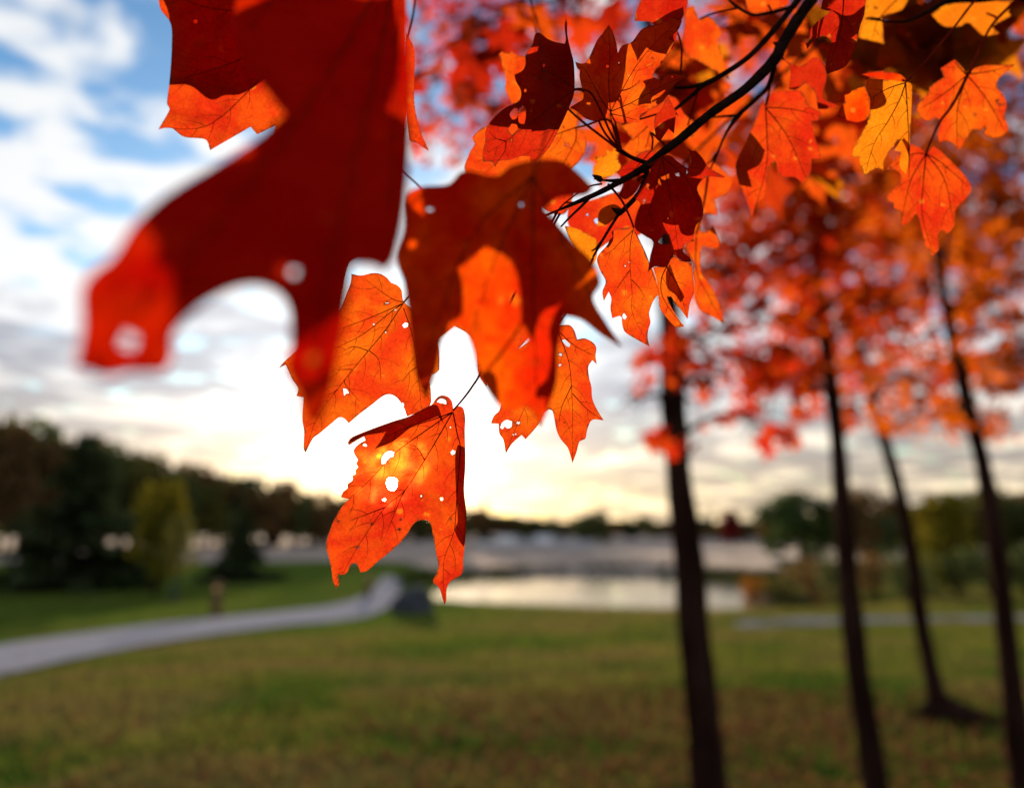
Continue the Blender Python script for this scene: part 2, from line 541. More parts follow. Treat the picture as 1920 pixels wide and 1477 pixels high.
xx, yy = xx[ok], yy[ok]
n = len(xx)
P = np.stack([xx, yy, terrain(xx, yy) - 0.004], -1)
blade = [(-0.004, 0, 0), (0.004, 0, 0), (0.002, 0.012, 0.6 * 0.06), (0.0, 0.03, 0.06)]
o = instance_mesh('grass', blade, [(0, 1, 2), (0, 2, 3)], P, rand_rot(n, 0.5), rng.uniform(0.6, 1.5, n) * (1 + 0.06 * np.maximum(yy - 4, 0)) ** 0.8, M['blade'])
tag(o, 'short green and dry turf blades covering the lawn', 'grass', kind='stuff')
# standing stubble on the far field
def mat_straw():
    m, N, out = newmat('straw_stubble')
    t = N.new('ShaderNodeTexCoord')
    f = N.rng(N.noise(t.outputs['Object'], 0.08, 4, 0.6), 0.35, 0.65)
    col = N.mix(f, (0.48, 0.39, 0.33, 1), (0.60, 0.50, 0.43, 1))
    di = N.new('ShaderNodeBsdfDiffuse'); N.l.new(col, di.inputs[0])
    tr = N.new('ShaderNodeBsdfTranslucent'); N.l.new(col, tr.inputs[0])
    mx = N.new('ShaderNodeMixShader'); mx.inputs[0].default_value = 0.5
    N.l.new(di.outputs[0], mx.inputs[1]); N.l.new(tr.outputs[0], mx.inputs[2])
    N.l.new(mx.outputs[0], out.inputs[0])
    return m
n = 90000
yy = 62 + 240 * rng.random(n) ** 1.5
xx = (rng.random(n) * 2 - 1) * (yy * 0.8)
near = 66 + 16 * smooth(-4, -14, xx) + 1.5 * np.sin(xx * 0.25) + 22 * smooth(24, 34, xx)
ok = yy > near
xx, yy = xx[ok], yy[ok]; n = len(xx)
P = np.stack([xx, yy, terrain(xx, yy) + 0.03], -1)
stalk = [(-0.30, 0, 0), (0.30, 0, 0), (0.26, 0.03, 0.16), (0.05, 0.05, 0.22), (-0.22, 0.04, 0.17)]
yawr = rand_rot(n, 0.25)
o = instance_mesh('stubble', stalk, [(0, 1, 2, 3, 4)], P, yawr, rng.uniform(0.6, 1.3, n), mat_straw())
tag(o, 'pale straw stubble standing across the far field', 'stubble', kind='stuff')

# five-lobed maple leaf outline, local metres for a unit leaf (tip along -y, stalk at origin)
def maple_outline(var=0):
    r = random.Random(100 + var)
    j = lambda a: a * (1 + r.uniform(-0.09, 0.09))
    half = [(0.03, 0.02), (0.16, 0.13), (0.30, 0.10), (0.36, 0.0), (0.30, -0.10), (0.22, -0.13),
            (0.36, -0.20), (0.50, -0.16), (0.62, -0.22), (0.55, -0.30), (0.60, -0.42), (0.46, -0.42), (0.30, -0.46), (0.19, -0.50),
            (0.22, -0.64), (0.32, -0.70), (0.20, -0.80), (0.13, -0.86), (0.05, -0.98)]
    R_ = [(j(a), j(b_)) for a, b_ in half]
    L_ = [(-j(a), j(b_)) for a, b_ in half]
    return [(0, 0)] + R_ + [(0.0, -1.10)] + L_[::-1]
SIMPLE = [(0, 0), (0.28, 0.10), (0.24, -0.16), (0.60, -0.22), (0.40, -0.44), (0.17, -0.50), (0.0, -1.05), (-0.17, -0.50), (-0.40, -0.44), (-0.60, -0.22), (-0.24, -0.16), (-0.28, 0.10)]
SV = [(0, -0.38, 0.05)] + [(a, b_, -0.10 * abs(a) - 0.06 * (b_ + 0.4) ** 2) for a, b_ in SIMPLE]
SF = [(0, i + 1, (i + 1) % 12 + 1) for i in range(12)]
M['litter'] = mat_plain('fallen_leaf_litter', (0.16, 0.045, 0.018), (0.30, 0.12, 0.04), 30, 0.9, 0.05)
yy = np.concatenate([2.6 + 14 * rng.random(2600) ** 1.4, 2.4 + 5.5 * rng.random(4200)])
xx = np.concatenate([(rng.random(2600) * 2 - 1) * (yy[:2600] * 0.9 + 1.0), rng.normal(2.0, 1.9, 4200)])
n = len(xx)
P = np.stack([xx, yy, terrain(xx, yy) + 0.035], -1)
o = instance_mesh('fallen_leaves', SV, SF, P, rand_rot(n, 0.5), rng.uniform(0.05, 0.10, n), M['litter'])
tag(o, 'scattered brown and red fallen leaves lying on the turf', 'leaf litter', kind='stuff')

# reeds and rank grass round the pond edge
m, N, out = newmat('reed_blades')
t = N.new('ShaderNodeTexCoord')
f = N.rng(N.noise(t.outputs['Object'], 0.5, 3, 0.6), 0.35, 0.65)
col = N.mix(f, (0.040, 0.052, 0.014, 1), (0.105, 0.080, 0.030, 1))
b = N.new('ShaderNodeBsdfDiffuse'); N.l.new(col, b.inputs[0]); N.l.new(b.outputs[0], out.inputs[0])
n = 9000
an = rng.uniform(0, 2 * math.pi, n)
clump = 0.5 + 0.5 * np.sin(an * 23 + 1.7 * np.sin(an * 9)) * np.sin(an * 41)
rr = 1.0 + rng.normal(0.02, 0.035, n)
xx = 7 + 14.2 * np.cos(an) * rr; yy = 48.5 + 20.8 * np.sin(an) * rr
zg = np.maximum(terrain(xx, yy), WATER_Z - 0.05)
P = np.stack([xx, yy, zg - 0.02], -1)
hh = np.where(np.sin(an) > 0, rng.uniform(0.35, 1.0, n), rng.uniform(0.06, 0.26, n)) * (0.25 + 0.9 * clump)
reed = [(-0.035, 0, 0), (0.035, 0, 0), (0.02, 0.06, 0.7), (0.0, 0.12, 1.0)]
o = instance_mesh('reeds', reed, [(0, 1, 2), (0, 2, 3)], P, rand_rot(n, 0.22), hh, m)
tag(o, 'dark reeds and rank grass fringing the pond', 'reeds', kind='stuff')

# ------------------------------------------------------------------ far trees
def mat_foliage(name, c1, c2, tr=0.3):
    m, N, out = newmat(name)
    t = N.new('ShaderNodeTexCoord'); oi = N.new('ShaderNodeObjectInfo')
    f = N.rng(N.noise(t.outputs['Object'], 0.9, 4, 0.6, 0.3, w=N.math('MULTIPLY', oi.outputs['Random'], 20.0)), 0.35, 0.65)
    col = N.mix(f, (*c1, 1), (*c2, 1))
    di = N.new('ShaderNodeBsdfDiffuse'); N.l.new(col, di.inputs[0])
    t2 = N.new('ShaderNodeBsdfTranslucent'); N.l.new(col, t2.inputs[0])
    mx = N.new('ShaderNodeMixShader'); mx.inputs[0].default_value = tr
    N.l.new(di.outputs[0], mx.inputs[1]); N.l.new(t2.outputs[0], mx.inputs[2])
    N.l.new(mx.outputs[0], out.inputs[0])
    return m
FO = {
    'dark green': mat_foliage('foliage_dark_green', (0.070, 0.085, 0.030), (0.120, 0.135, 0.044)),
    'rust brown': mat_foliage('foliage_rust', (0.150, 0.085, 0.034), (0.23, 0.125, 0.044)),
    'olive': mat_foliage('foliage_olive', (0.115, 0.110, 0.028), (0.18, 0.155, 0.038)),
    'yellow': mat_foliage('foliage_yellow_green', (0.12, 0.115, 0.012), (0.21, 0.160, 0.016)),
    'green': mat_foliage('foliage_green', (0.045, 0.075, 0.022), (0.075, 0.105, 0.030)),
    'crimson': mat_foliage('foliage_crimson', (0.13, 0.012, 0.014), (0.20, 0.025, 0.020)),
    'orange': mat_foliage('foliage_orange', (0.35, 0.11, 0.010), (0.45, 0.19, 0.015)),
    'spruce': mat_foliage('foliage_spruce', (0.030, 0.042, 0.018), (0.060, 0.075, 0.030), 0.15),
}
QUAD = [(-0.5, 0, 0), (0, -0.38, 0.08), (0.5, 0, 0), (0, 0.38, 0.08)]
def crown_points(n, lobes):
    """points in the outer shells of a set of ellipsoid lobes (cx,cy,cz,rx,ry,rz)"""
    out_ = []
    wgt = np.array([l[3] * l[4] + l[4] * l[5] for l in lobes]); wgt = wgt / wgt.sum()
    for l, w in zip(lobes, wgt):
        k = max(8, int(n * w))
        d = rng.normal(size=(k, 3)); d /= np.linalg.norm(d, axis=1)[:, None]
        r = rng.uniform(0.35, 1.0, k) ** 0.6 * rng.uniform(0.85, 1.12, k)
        out_.append(np.array(l[:3]) + d * r[:, None] * np.array(l[3:]))
    return np.concatenate(out_)
def proto_broadleaf(seed, n=1500, leaf=0.075, wide=0.42, base=0.22):
    """unit-height broadleaf tree: returns trunk verts/faces and crown mesh arrays"""
    r = random.Random(seed)
    lobes = [(0, 0, 0.60, wide * 0.75, wide * 0.75, 0.32)]
    for k in range(9):
        a = k * 2.4 + r.uniform(-0.3, 0.3); zz = base + 0.10 + 0.62 * (k / 8)
        rad = wide * (1 - 0.9 * abs((zz - 0.5)) ** 1.2) * 0.75
        s = r.uniform(0.11, 0.17)
        lobes.append((math.cos(a) * rad, math.sin(a) * rad, zz, s * 1.2, s * 1.2, s))
    P = crown_points(n, lobes)
    P = P[P[:, 2] < 1.0]
    tr = [tube([(0, 0, -0.02), (0.01, 0, 0.2), (0, 0.01, 0.45), (0.01, 0.0, 0.85)], [0.032, 0.022, 0.016, 0.004], 7)]
    for k in range(7):
        a = k * 2.4; z0 = 0.22 + 0.06 * k
        e = lobes[k + 1]
        tr.append(tube([(0, 0, z0), (e[0] * 0.5, e[1] * 0.5, z0 + 0.08), (e[0], e[1], e[2])], [0.011, 0.007, 0.002], 5))
    return join(tr), P, leaf
def proto_conifer(seed, n=1500, leaf=0.07, wide=0.30, gap=0.0, base=0.03, skirt=0.0):
    r = random.Random(seed)
    P = []
    tr = [tube([(0, 0, -0.02), (0, 0, 0.5), (0, 0, 1.0)], [0.024, 0.014, 0.002], 7)]
    L = 16
    for k in range(L):
        zz = base + (0.97 - base) * k / (L - 1)
        rad = wide * (1 - zz) ** 0.8 + 0.02
        if skirt and zz < 0.35: rad *= 1 + skirt * (1 - zz / 0.35)
        for q in range(7):
            a = r.uniform(0, 6.28)
            if r.random() < gap: continue
            rr = rad * r.uniform(0.75, 1.1)
            tip = (math.cos(a) * rr, math.sin(a) * rr, zz - 0.10 * rr)
            tr.append(tube([(0, 0, zz), (tip[0] * .5, tip[1] * .5, zz), tip], [0.006, 0.004, 0.001], 4, False))
            c = max(4, int(n / (L * 7) * (0.4 + 1.4 * rad / wide)))
            for _ in range(c):
                t_ = r.uniform(0.12, 1.0)
                P.append((tip[0] * t_ + r.gauss(0, .02), tip[1] * t_ + r.gauss(0, .02), zz - 0.1 * rr * t_ - abs(r.gauss(0, .022))))
    return join(tr), np.array(P), leaf
PROTO = {}
def proto_meshes(key, data, mat):
    (tv, tf), P, leaf = data
    tm = bpy.data.meshes.new('trunk'); tm.from_pydata([tuple(v_) for v_ in tv], [], tf); tm.materials.append(M['bark'])
    n = len(P)
    o = instance_mesh('crown', QUAD, [(0, 1, 2, 3)], P, rand_rot(n), rng.uniform(0.6, 1.3, n) * leaf, mat)
    cm = o.data
    bpy.data.objects.remove(o)
    PROTO[key] = (tm, cm)
for i in range(3):
    proto_meshes('broad%d' % i, proto_broadleaf(i, 1500, 0.085, 0.36 + 0.05 * i), FO['olive'])
proto_meshes('round', proto_broadleaf(11, 2600, 0.07, 0.50, 0.08), FO['green'])
proto_meshes('tall', proto_broadleaf(12, 1500, 0.085, 0.26, 0.18), FO['olive'])
proto_meshes('pine', proto_conifer(1, 1500, 0.075, 0.26), FO['spruce'])
proto_meshes('spruce', proto_conifer(2, 4200, 0.070, 0.42, 0.16, 0.03, 0.25), FO['spruce'])
proto_meshes('lowspruce', proto_conifer(3, 2600, 0.08, 0.34, 0.05, 0.05, 0.75), FO['spruce'])
proto_meshes('sapling', proto_broadleaf(13, 1300, 0.055, 0.22, 0.40), FO['yellow'])

def plant_tree(name, key, x, y, h, w, mat, label, cat='tree', group=None, rot=None):
    tm, cm = PROTO[key]
    e = empty(name, (x, y, tz(x, y)))
    tag(e, label, cat, group)
    e.rotation_euler.z = random.uniform(0, 6.28) if rot is None else rot
    for nm, me in (('trunk', tm), ('crown', cm)):
        o = bpy.data.objects.new(nm, me)
        COL.objects.link(o)
        o.parent = e
        o.scale = (w, w, h)
        if nm == 'crown':
            o.material_slots[0].link = 'OBJECT'
            o.material_slots[0].material = mat
    return e
def plant_px(name, key, px, d, top, width_px, mat, label, **kw):
    """a tree at distance d seen at column px whose tip reaches row top"""
    base = atY(px, 1000, d)
    tip = atY(px, top, d)
    h = tip.z - tz(base.x, d)
    x = base.x
    unit = {'round': 1.15, 'spruce': 0.95, 'lowspruce': 1.0, 'pine': 0.56, 'tall': 0.72, 'sapling': 0.62}.get(key, 1.0)
    w = width_px / FPX * d / unit
    return plant_tree(name, key, x, d, h, w, mat, label, **kw)

TOP = [(-260, 755), (-100, 770), (0, 792), (60, 800), (115, 836), (160, 818), (220, 842), (300, 868), (400, 886), (470, 902), (540, 914), (600, 932), (700, 950), (800, 962), (880, 954), (940, 960), (1000, 978), (1060, 972), (1130, 978), (1180, 976), (1260, 974), (1340, 976), (1440, 972), (1600, 960), (1750, 940), (1950, 920), (2200, 900)]
tx_, ty_ = zip(*TOP)
def far_label(kind, q):
    who = {'pine': 'dark conifer'}.get(kind, kind + ' tree')
    if q < 290: w = 'in the far wood behind the big ragged spruce'
    elif q < 640: w = 'in the far wood behind the small skirted spruce'
    elif q < 900: w = 'in the far wood behind the boulder and path bend'
    elif q < 1170: w = 'in the low wood behind the parked cars'
    elif q < 1400: w = 'in the low wood across the pond'
    else: w = 'in the far wood behind the large round trees'
    return who + ' ' + w, '%s, %s' % (who, w)
px = -130
k = 0
while px < 2040:
    for row in (0, 1, 2):
        q = px + random.uniform(-10, 10) + row * 14
        d = np.interp(q, [0, 300, 600, 900, 1300, 1500, 2000], [95, 115, 150, 220, 230, 130, 95]) * (1.0 + 0.13 * row) + random.uniform(-4, 4)
        top = np.interp(q, tx_, ty_) + random.uniform(-9, 10) + (0, -2, 14)[row] + (random.uniform(0, 30) if row == 0 else 0)
        kind = random.choice(['dark green', 'dark green', 'rust brown', 'olive', 'rust brown'])
        if random.random() < 0.14:
            plant_px('conifer_tree', 'pine', q, d, top - 12, 34 * random.uniform(0.8, 1.2), FO['spruce'], far_label('pine', q)[0], group=far_label('pine', q)[1])
        else:
            wpx = np.interp(q, [0, 500, 900, 1300, 1900], [105, 90, 60, 50, 90]) * random.uniform(0.85, 1.25)
            plant_px('broadleaf_tree', 'broad%d' % random.randrange(3), q, d, top, wpx, FO[kind], far_label(kind, q)[0], group=far_label(kind, q)[1])
    px += np.interp(px, [0, 500, 900, 1300, 1900], [44, 36, 25, 24, 46])
    k += 1
plant_px('broadleaf_tree', 'round', 1112, 170, 952, 85, FO['dark green'], 'dark rounded tree standing taller than the low wood behind the parked cars', group=None)
plant_px('broadleaf_tree', 'tall', 300, 31, 905, 105, FO['yellow'], 'yellow-green slender young tree beside the big dark spruce')
plant_px('spruce_tree', 'spruce', 145, 36, 812, 330, FO['spruce'], 'big ragged dark spruce with gaps near its foot on the lawn')
plant_px('spruce_tree', 'lowspruce', 455, 45, 950, 165, FO['spruce'], 'small dark spruce with a broad rounded skirt at the lawn edge')
plant_px('maple_tree', 'tall', 1372, 150, 958, 46, FO['crimson'], 'crimson tree between the pond and the dark green round tree')
plant_px('broadleaf_tree', 'round', 1500, 75, 908, 190, FO['green'], 'large round green tree at the right end of the pond')
plant_px('broadleaf_tree', 'round', 1640, 68, 905, 150, FO['rust brown'], 'rust brown broad tree behind the leaning thin trunk')
plant_px('broadleaf_tree', 'round', 1700, 60, 940, 130, FO['dark green'], 'dark green broad tree between the rust brown and yellow-green trees')
plant_px('broadleaf_tree', 'tall', 1768, 42, 925, 110, FO['yellow'], 'tall yellow-green tree standing behind the slanting right trunk')
plant_px('broadleaf_tree', 'round', 1850, 48, 905, 190, FO['olive'], 'broad olive tree behind the yellow-green tree')
plant_px('broadleaf_tree', 'round', 1990, 44, 890, 180, FO['dark green'], 'dark green broad tree past the olive tree', group=None)

def shrub(px, py, wpx, hpx, mat, label, group=None):
    p = ground_hit(px, py)
    w = wpx / FPX * p.y; h = hpx / FPX * p.y
    n = 420
    e = empty('shrub', p)
    tag(e, label, 'shrub', group)
    lob = [(p.x + random.uniform(-.3, .3) * w, p.y + random.uniform(-.2, .2) * w, p.z + h * random.uniform(.35, .62), w * .24, w * .24, h * .34) for _ in range(6)]
    P = crown_points(n, lob)
    o = instance_mesh('foliage', QUAD, [(0, 1, 2, 3)], P, rand_rot(len(P)), rng.uniform(.5, 1.2, len(P)) * w * 0.13, mat, origin=tuple(p), parent=e)
    st = [tube([p + Vector((random.uniform(-.05, .05) * w, 0, -0.02)), Vector(l[:3])], [0.02 * w, 0.006 * w], 5) for l in lob]
    v_, f_ = join(st)
    meshobj('stem', v_, f_, M['bark'], e)
    return e
shrub(1418, 1140, 62, 70, FO['orange'], 'orange shrub on the bank at the end of the pond')
shrub(1462, 1140, 70, 62, FO['olive'], 'olive shrub next to the orange shrub on the bank')
for i, q in enumerate((1520, 1575, 1640, 1705)):
    shrub(q, 1132, 92, 100 + 14 * (i % 2), FO['dark green'] if i % 2 else FO['rust brown'], 'dark green low shrub in the hedge under the round trees' if i % 2 else 'russet low shrub in the hedge under the round trees', group='hedge shrubs under the round trees')
shrub(1745, 1120, 60, 90, FO['yellow'], 'yellow shrub hanging low under the yellow-green tree')
for i, q in enumerate((1800, 1860, 1925)):
    shrub(q, 1118, 92, 100, FO['dark green'], 'dark low shrub under the broad olive tree', group='shrubs under the olive tree')

# ------------------------------------------------------------------ things on the lawn
M['wood'] = mat_plain('weathered_post_wood', (0.10, 0.055, 0.025), (0.17, 0.10, 0.05), 6, 0.85, 0.15, 0.4, stretch=(4, 4, 0.6))
M['rock'] = mat_plain('dark_rock', (0.022, 0.022, 0.028), (0.055, 0.055, 0.062), 3, 0.75, 0.3, 0.8)
M['guard'] = mat_plain('green_tree_guard', (0.020, 0.045, 0.025), (0.03, 0.06, 0.03), 8, 0.6, 0.3)
m_, N, out = newmat('amber_reflector')
b = N.new('ShaderNodeBsdfPrincipled'); b.inputs['Base Color'].default_value = (0.75, 0.42, 0.16, 1); b.inputs['Roughness'].default_value = 0.25
N.l.new(b.outputs[0], out.inputs[0]); M['reflector'] = m_
def bollard(px, py, hpx, label):
    p = ground_hit(px, py)
    s = hpx / FPX * p.y
    e = empty('bollard', p)
    tag(e, label, 'bollard')
    w = s * 0.30
    v_, f_ = join([tube([p + Vector((0, 0, -0.03)), p + Vector((0, 0, s * 0.93))], [w / 2, w / 2 * 0.97], 12)])
    meshobj('post', v_, f_, M['wood'], e, smooth=False)
    v_, f_ = tube([p + Vector((0, 0, s * 0.93)), p + Vector((0, 0, s * 0.97)), p + Vector((0, 0, s))], [w / 2 * 1.1, w / 2 * 1.1, w * 0.2], 12)
    meshobj('cap', v_, f_, M['wood'], e, smooth=False)
    c = p + Vector((w * 0.12, -w * 0.5, s * 0.80))
    v_, f_ = tube([c + Vector((0, 0.02, 0)), c + Vector((0, -0.015, 0))], [w * 0.3, w * 0.27], 14)
    meshobj('reflector', v_, f_, M['reflector'], e, smooth=False)
bollard(404, 1156, 62, 'short wooden bollard with a round amber reflector at the path edge')
bollard(690, 1122, 40, 'small distant wooden bollard where the path bends away')

# boulder
p = ground_hit(773, 1148)
bm = bmesh.new()
bmesh.ops.create_icosphere(bm, subdivisions=4, radius=1.0)
sx = 78 / FPX * p.y / 2; szz = 42 / FPX * p.y
for v_ in bm.verts:
    c = v_.co.copy()
    d_ = 1 + 0.16 * mnoise.noise(c * 1.3 + Vector((3, 1, 0))) + 0.07 * mnoise.noise(c * 3.5) + 0.025 * mnoise.noise(c * 9)
    zc = c.z * d_
    zc = zc * (0.82 + 0.06 * c.x) if zc > 0 else zc * 0.2
    v_.co = Vector((c.x * d_ * sx, c.y * d_ * sx * 0.8, zc * szz * 1.25))
me = bpy.data.meshes.new('boulder'); bm.to_mesh(me); bm.free()
me.materials.append(M['rock'])
o = bpy.data.objects.new('boulder', me); COL.objects.link(o); o.location = p
tag(o, 'dark flat-topped boulder on the grass where the path bends', 'boulder')

# young tree with guard and mulch ring
p = ground_hit(325, 1128)
sap = plant_tree('sapling', 'sapling', p.x, p.y, 150 / FPX * p.y * 1.0, 70 / FPX * p.y / 0.62, FO['olive'], 'thin staked sapling with a green trunk guard in a mulch ring', 'sapling')
v_, f_ = tube([p + Vector((0, 0, 0.02)), p + Vector((0, 0, 0.75))], [0.13, 0.12], 12, False)
g = meshobj('trunk_guard', v_, f_, M['guard'], None); g.parent = sap; g.location = (0, 0, 0.385); sap.rotation_euler.z = 0
ringv = [(0, 0, 0.10)] + [(0.75 * math.cos(a), 0.75 * math.sin(a), 0.0) for a in np.linspace(0, 2 * math.pi, 20, endpoint=False)]
g = meshobj('mulch_ring', [p + Vector(q) for q in ringv], [(0, i + 1, (i + 1) % 20 + 1) for i in range(20)], M['mulch'], sap, origin=p)

# parked cars at the far edge of the field
def car_paint(name, c):
    m_, N, out = newmat(name)
    b = N.new('ShaderNodeBsdfPrincipled'); b.inputs['Base Color'].default_value = (*c, 1); b.inputs['Roughness'].default_value = 0.25
    b.inputs['Coat Weight'].default_value = 0.6
    N.l.new(b.outputs[0], out.inputs[0])
    return m_
GL = car_paint('car_glass', (0.03, 0.04, 0.05)); TY = mat_plain('tyre_rubber', (0.015, 0.015, 0.015), (0.03, 0.03, 0.03), 20, 0.9)
def loft(prof, y0, y1, inset=0.0):
    """side profile (x,z) extruded across y"""
    n = len(prof); V = []
    for s_, yq in ((0, y0), (1, y0 + 0.12), (2, y1 - 0.12), (3, y1)):
        for (x_, z_) in prof:
            k_ = inset if s_ in (0, 3) else 0.0
            V.append(Vector((x_ * (1 - k_), yq, z_)))
    Fc = []
    for s_ in range(3):
        for i in range(n):
            Fc.append((s_ * n + i, s_ * n + (i + 1) % n, (s_ + 1) * n + (i + 1) % n, (s_ + 1) * n + i))
    Fc.append(tuple(range(n - 1, -1, -1))); Fc.append(tuple(range(3 * n, 4 * n)))
    return V, Fc
def car(px, d, paint, label, van=False, rot=0.0):
    b0 = atY(px, 1012, d)
    p = Vector((b0.x, d, tz(b0.x, d) + 0.05))
    e = empty('parked_car', p); tag(e, label, 'car', 'cars parked beyond the field'); e.rotation_euler.z = rot
    def add(nm, vf, mt, par=e, sm=False):
        me_ = bpy.data.meshes.new(nm); me_.from_pydata([tuple(q) for q in vf[0]], [], vf[1]); me_.materials.append(mt)
        o_ = bpy.data.objects.new(nm, me_); COL.objects.link(o_); o_.parent = par
        return o_
    if van:
        body = [(-2.6, .45), (2.5, .45), (2.65, .9), (2.35, 1.2), (1.75, 2.25), (-2.55, 2.3), (-2.65, 1.2)]
        glass = [(0.9, 1.35), (2.15, 1.35), (1.72, 2.05), (0.9, 2.05)]
    else:
        body = [(-2.2, .4), (2.2, .4), (2.25, .75), (1.9, .95), (1.0, 1.05), (.4, 1.52), (-1.2, 1.55), (-1.9, 1.1), (-2.25, 1.0)]
        glass = [(-1.55, 1.08), (.85, 1.08), (.32, 1.46), (-1.1, 1.48)]
    bd = add('body', loft(body, -.9, .9, 0.03), paint)
    add('window', loft(glass, -.93, .93, 0.02), GL)
    for wx in (-1.45, 1.45):
        for wy in (-.82, .82):
            w = add('wheel', tube([(wx, wy - .12, .33), (wx, wy + .12, .33)], [.34, .34], 14), TY)
            add('rim', tube([(wx, wy - .13, .33), (wx, wy + .13, .33)], [.2, .2], 10), paint, w)
WHITE = car_paint('car_white', (.8, .8, .8)); SILV = car_paint('car_silver', (.5, .55, .62))
car(916, 144, WHITE, 'white saloon car parked nearest the boulder side of the field edge')
car(957, 146, WHITE, 'white van parked beyond the field beside a white saloon', True)
car(992, 145, SILV, 'silver saloon car parked between the white van and another van')
car(1026, 147, WHITE, 'white van parked beside two silver saloons beyond the field', True)
car(1058, 145, SILV, 'silver saloon car parked next to the dark rounded tree')
car(1092, 146, SILV, 'silver saloon car parked under the dark rounded tree')

# ------------------------------------------------------------------ maple trees on the right
def mat_maple(name, a, b_):
    return mat_leaf(name, a, b_, (a[0] * 0.22, a[1] * 0.3, a[2] * 0.3), 0.80, fine=False, scatter=0.0)
MT = {'mixed': [mat_maple('maple_crown_flame', (0.42, 0.035, 0.003), (0.50, 0.085, 0.004)), mat_maple('maple_crown_carmine', (0.34, 0.014, 0.003), (0.42, 0.034, 0.004))],
      'red': [mat_maple('maple_crown_red', (0.34, 0.012, 0.003), (0.42, 0.026, 0.004)), mat_maple('maple_crown_scarlet', (0.36, 0.030, 0.003), (0.44, 0.060, 0.004))],
      'orange': [mat_maple('maple_crown_orange', (0.44, 0.070, 0.003), (0.52, 0.120, 0.004)), mat_maple('maple_crown_russet', (0.34, 0.038, 0.003), (0.44, 0.075, 0.004))]}
def trunk_mesh(pts, Y, flare=None):
    """pts: (px, py, width px) on the plane y = Y -> tube"""
    sp = spline(pts, 8)
    P_, R_ = [], []
    for i, q in enumerate(sp):
        p_ = atY(q[0], q[1], Y)
        rad = q[2] / FPX * (p_ - CAM).dot(FW) / 2
        rad *= 1 + 0.10 * mnoise.noise(Vector((p_.z * 2.3, Y, 0)))
        P_.append(p_); R_.append(rad)
    return P_, R_
def crown_leaves(clusters):
    P_, S_ = [], []
    for (cx, cy, d, rx, ry, tau) in clusters:
        n = max(6, int(1.15 * tau * math.pi * rx * ry / (0.0022 * (FPX / d) ** 2)))
        # leaves bunch along sprays inside the cluster
        m_ = max(3, n // 14)
        sp = rng.normal(size=(m_, 3)) * 0.48
        for i in range(n):
            s_ = sp[rng.integers(m_)]
            q = s_ + rng.normal(size=3) * 0.16
            dd = max(1.9, d + 0.45 + q[2] * 0.9)
            P_.append(tuple(at(cx + q[0] * rx, cy + q[1] * ry, dd)))
            S_.append(rng.uniform(0.050, 0.090))
    return np.array(P_), np.array(S_)
def facing_rot(n, spread):
    """leaf blades hanging with tip down and faces turned roughly towards the light, with scatter"""
    out_ = np.zeros((n, 3, 3))
    for i in range(n):
        nrm = Vector((rng.normal(0, spread), -1 + rng.normal(0, spread), 0.25 + rng.normal(0, spread))).normalized()
        y_ = Vector((rng.normal(0, 0.5), rng.normal(0, 0.4), 1.0))
        y_ = (y_ - nrm * y_.dot(nrm)).normalized()
        x_ = y_.cross(nrm)
        out_[i] = np.array([[x_.x, y_.x, nrm.x], [x_.y, y_.y, nrm.y], [x_.z, y_.z, nrm.z]])
    return out_
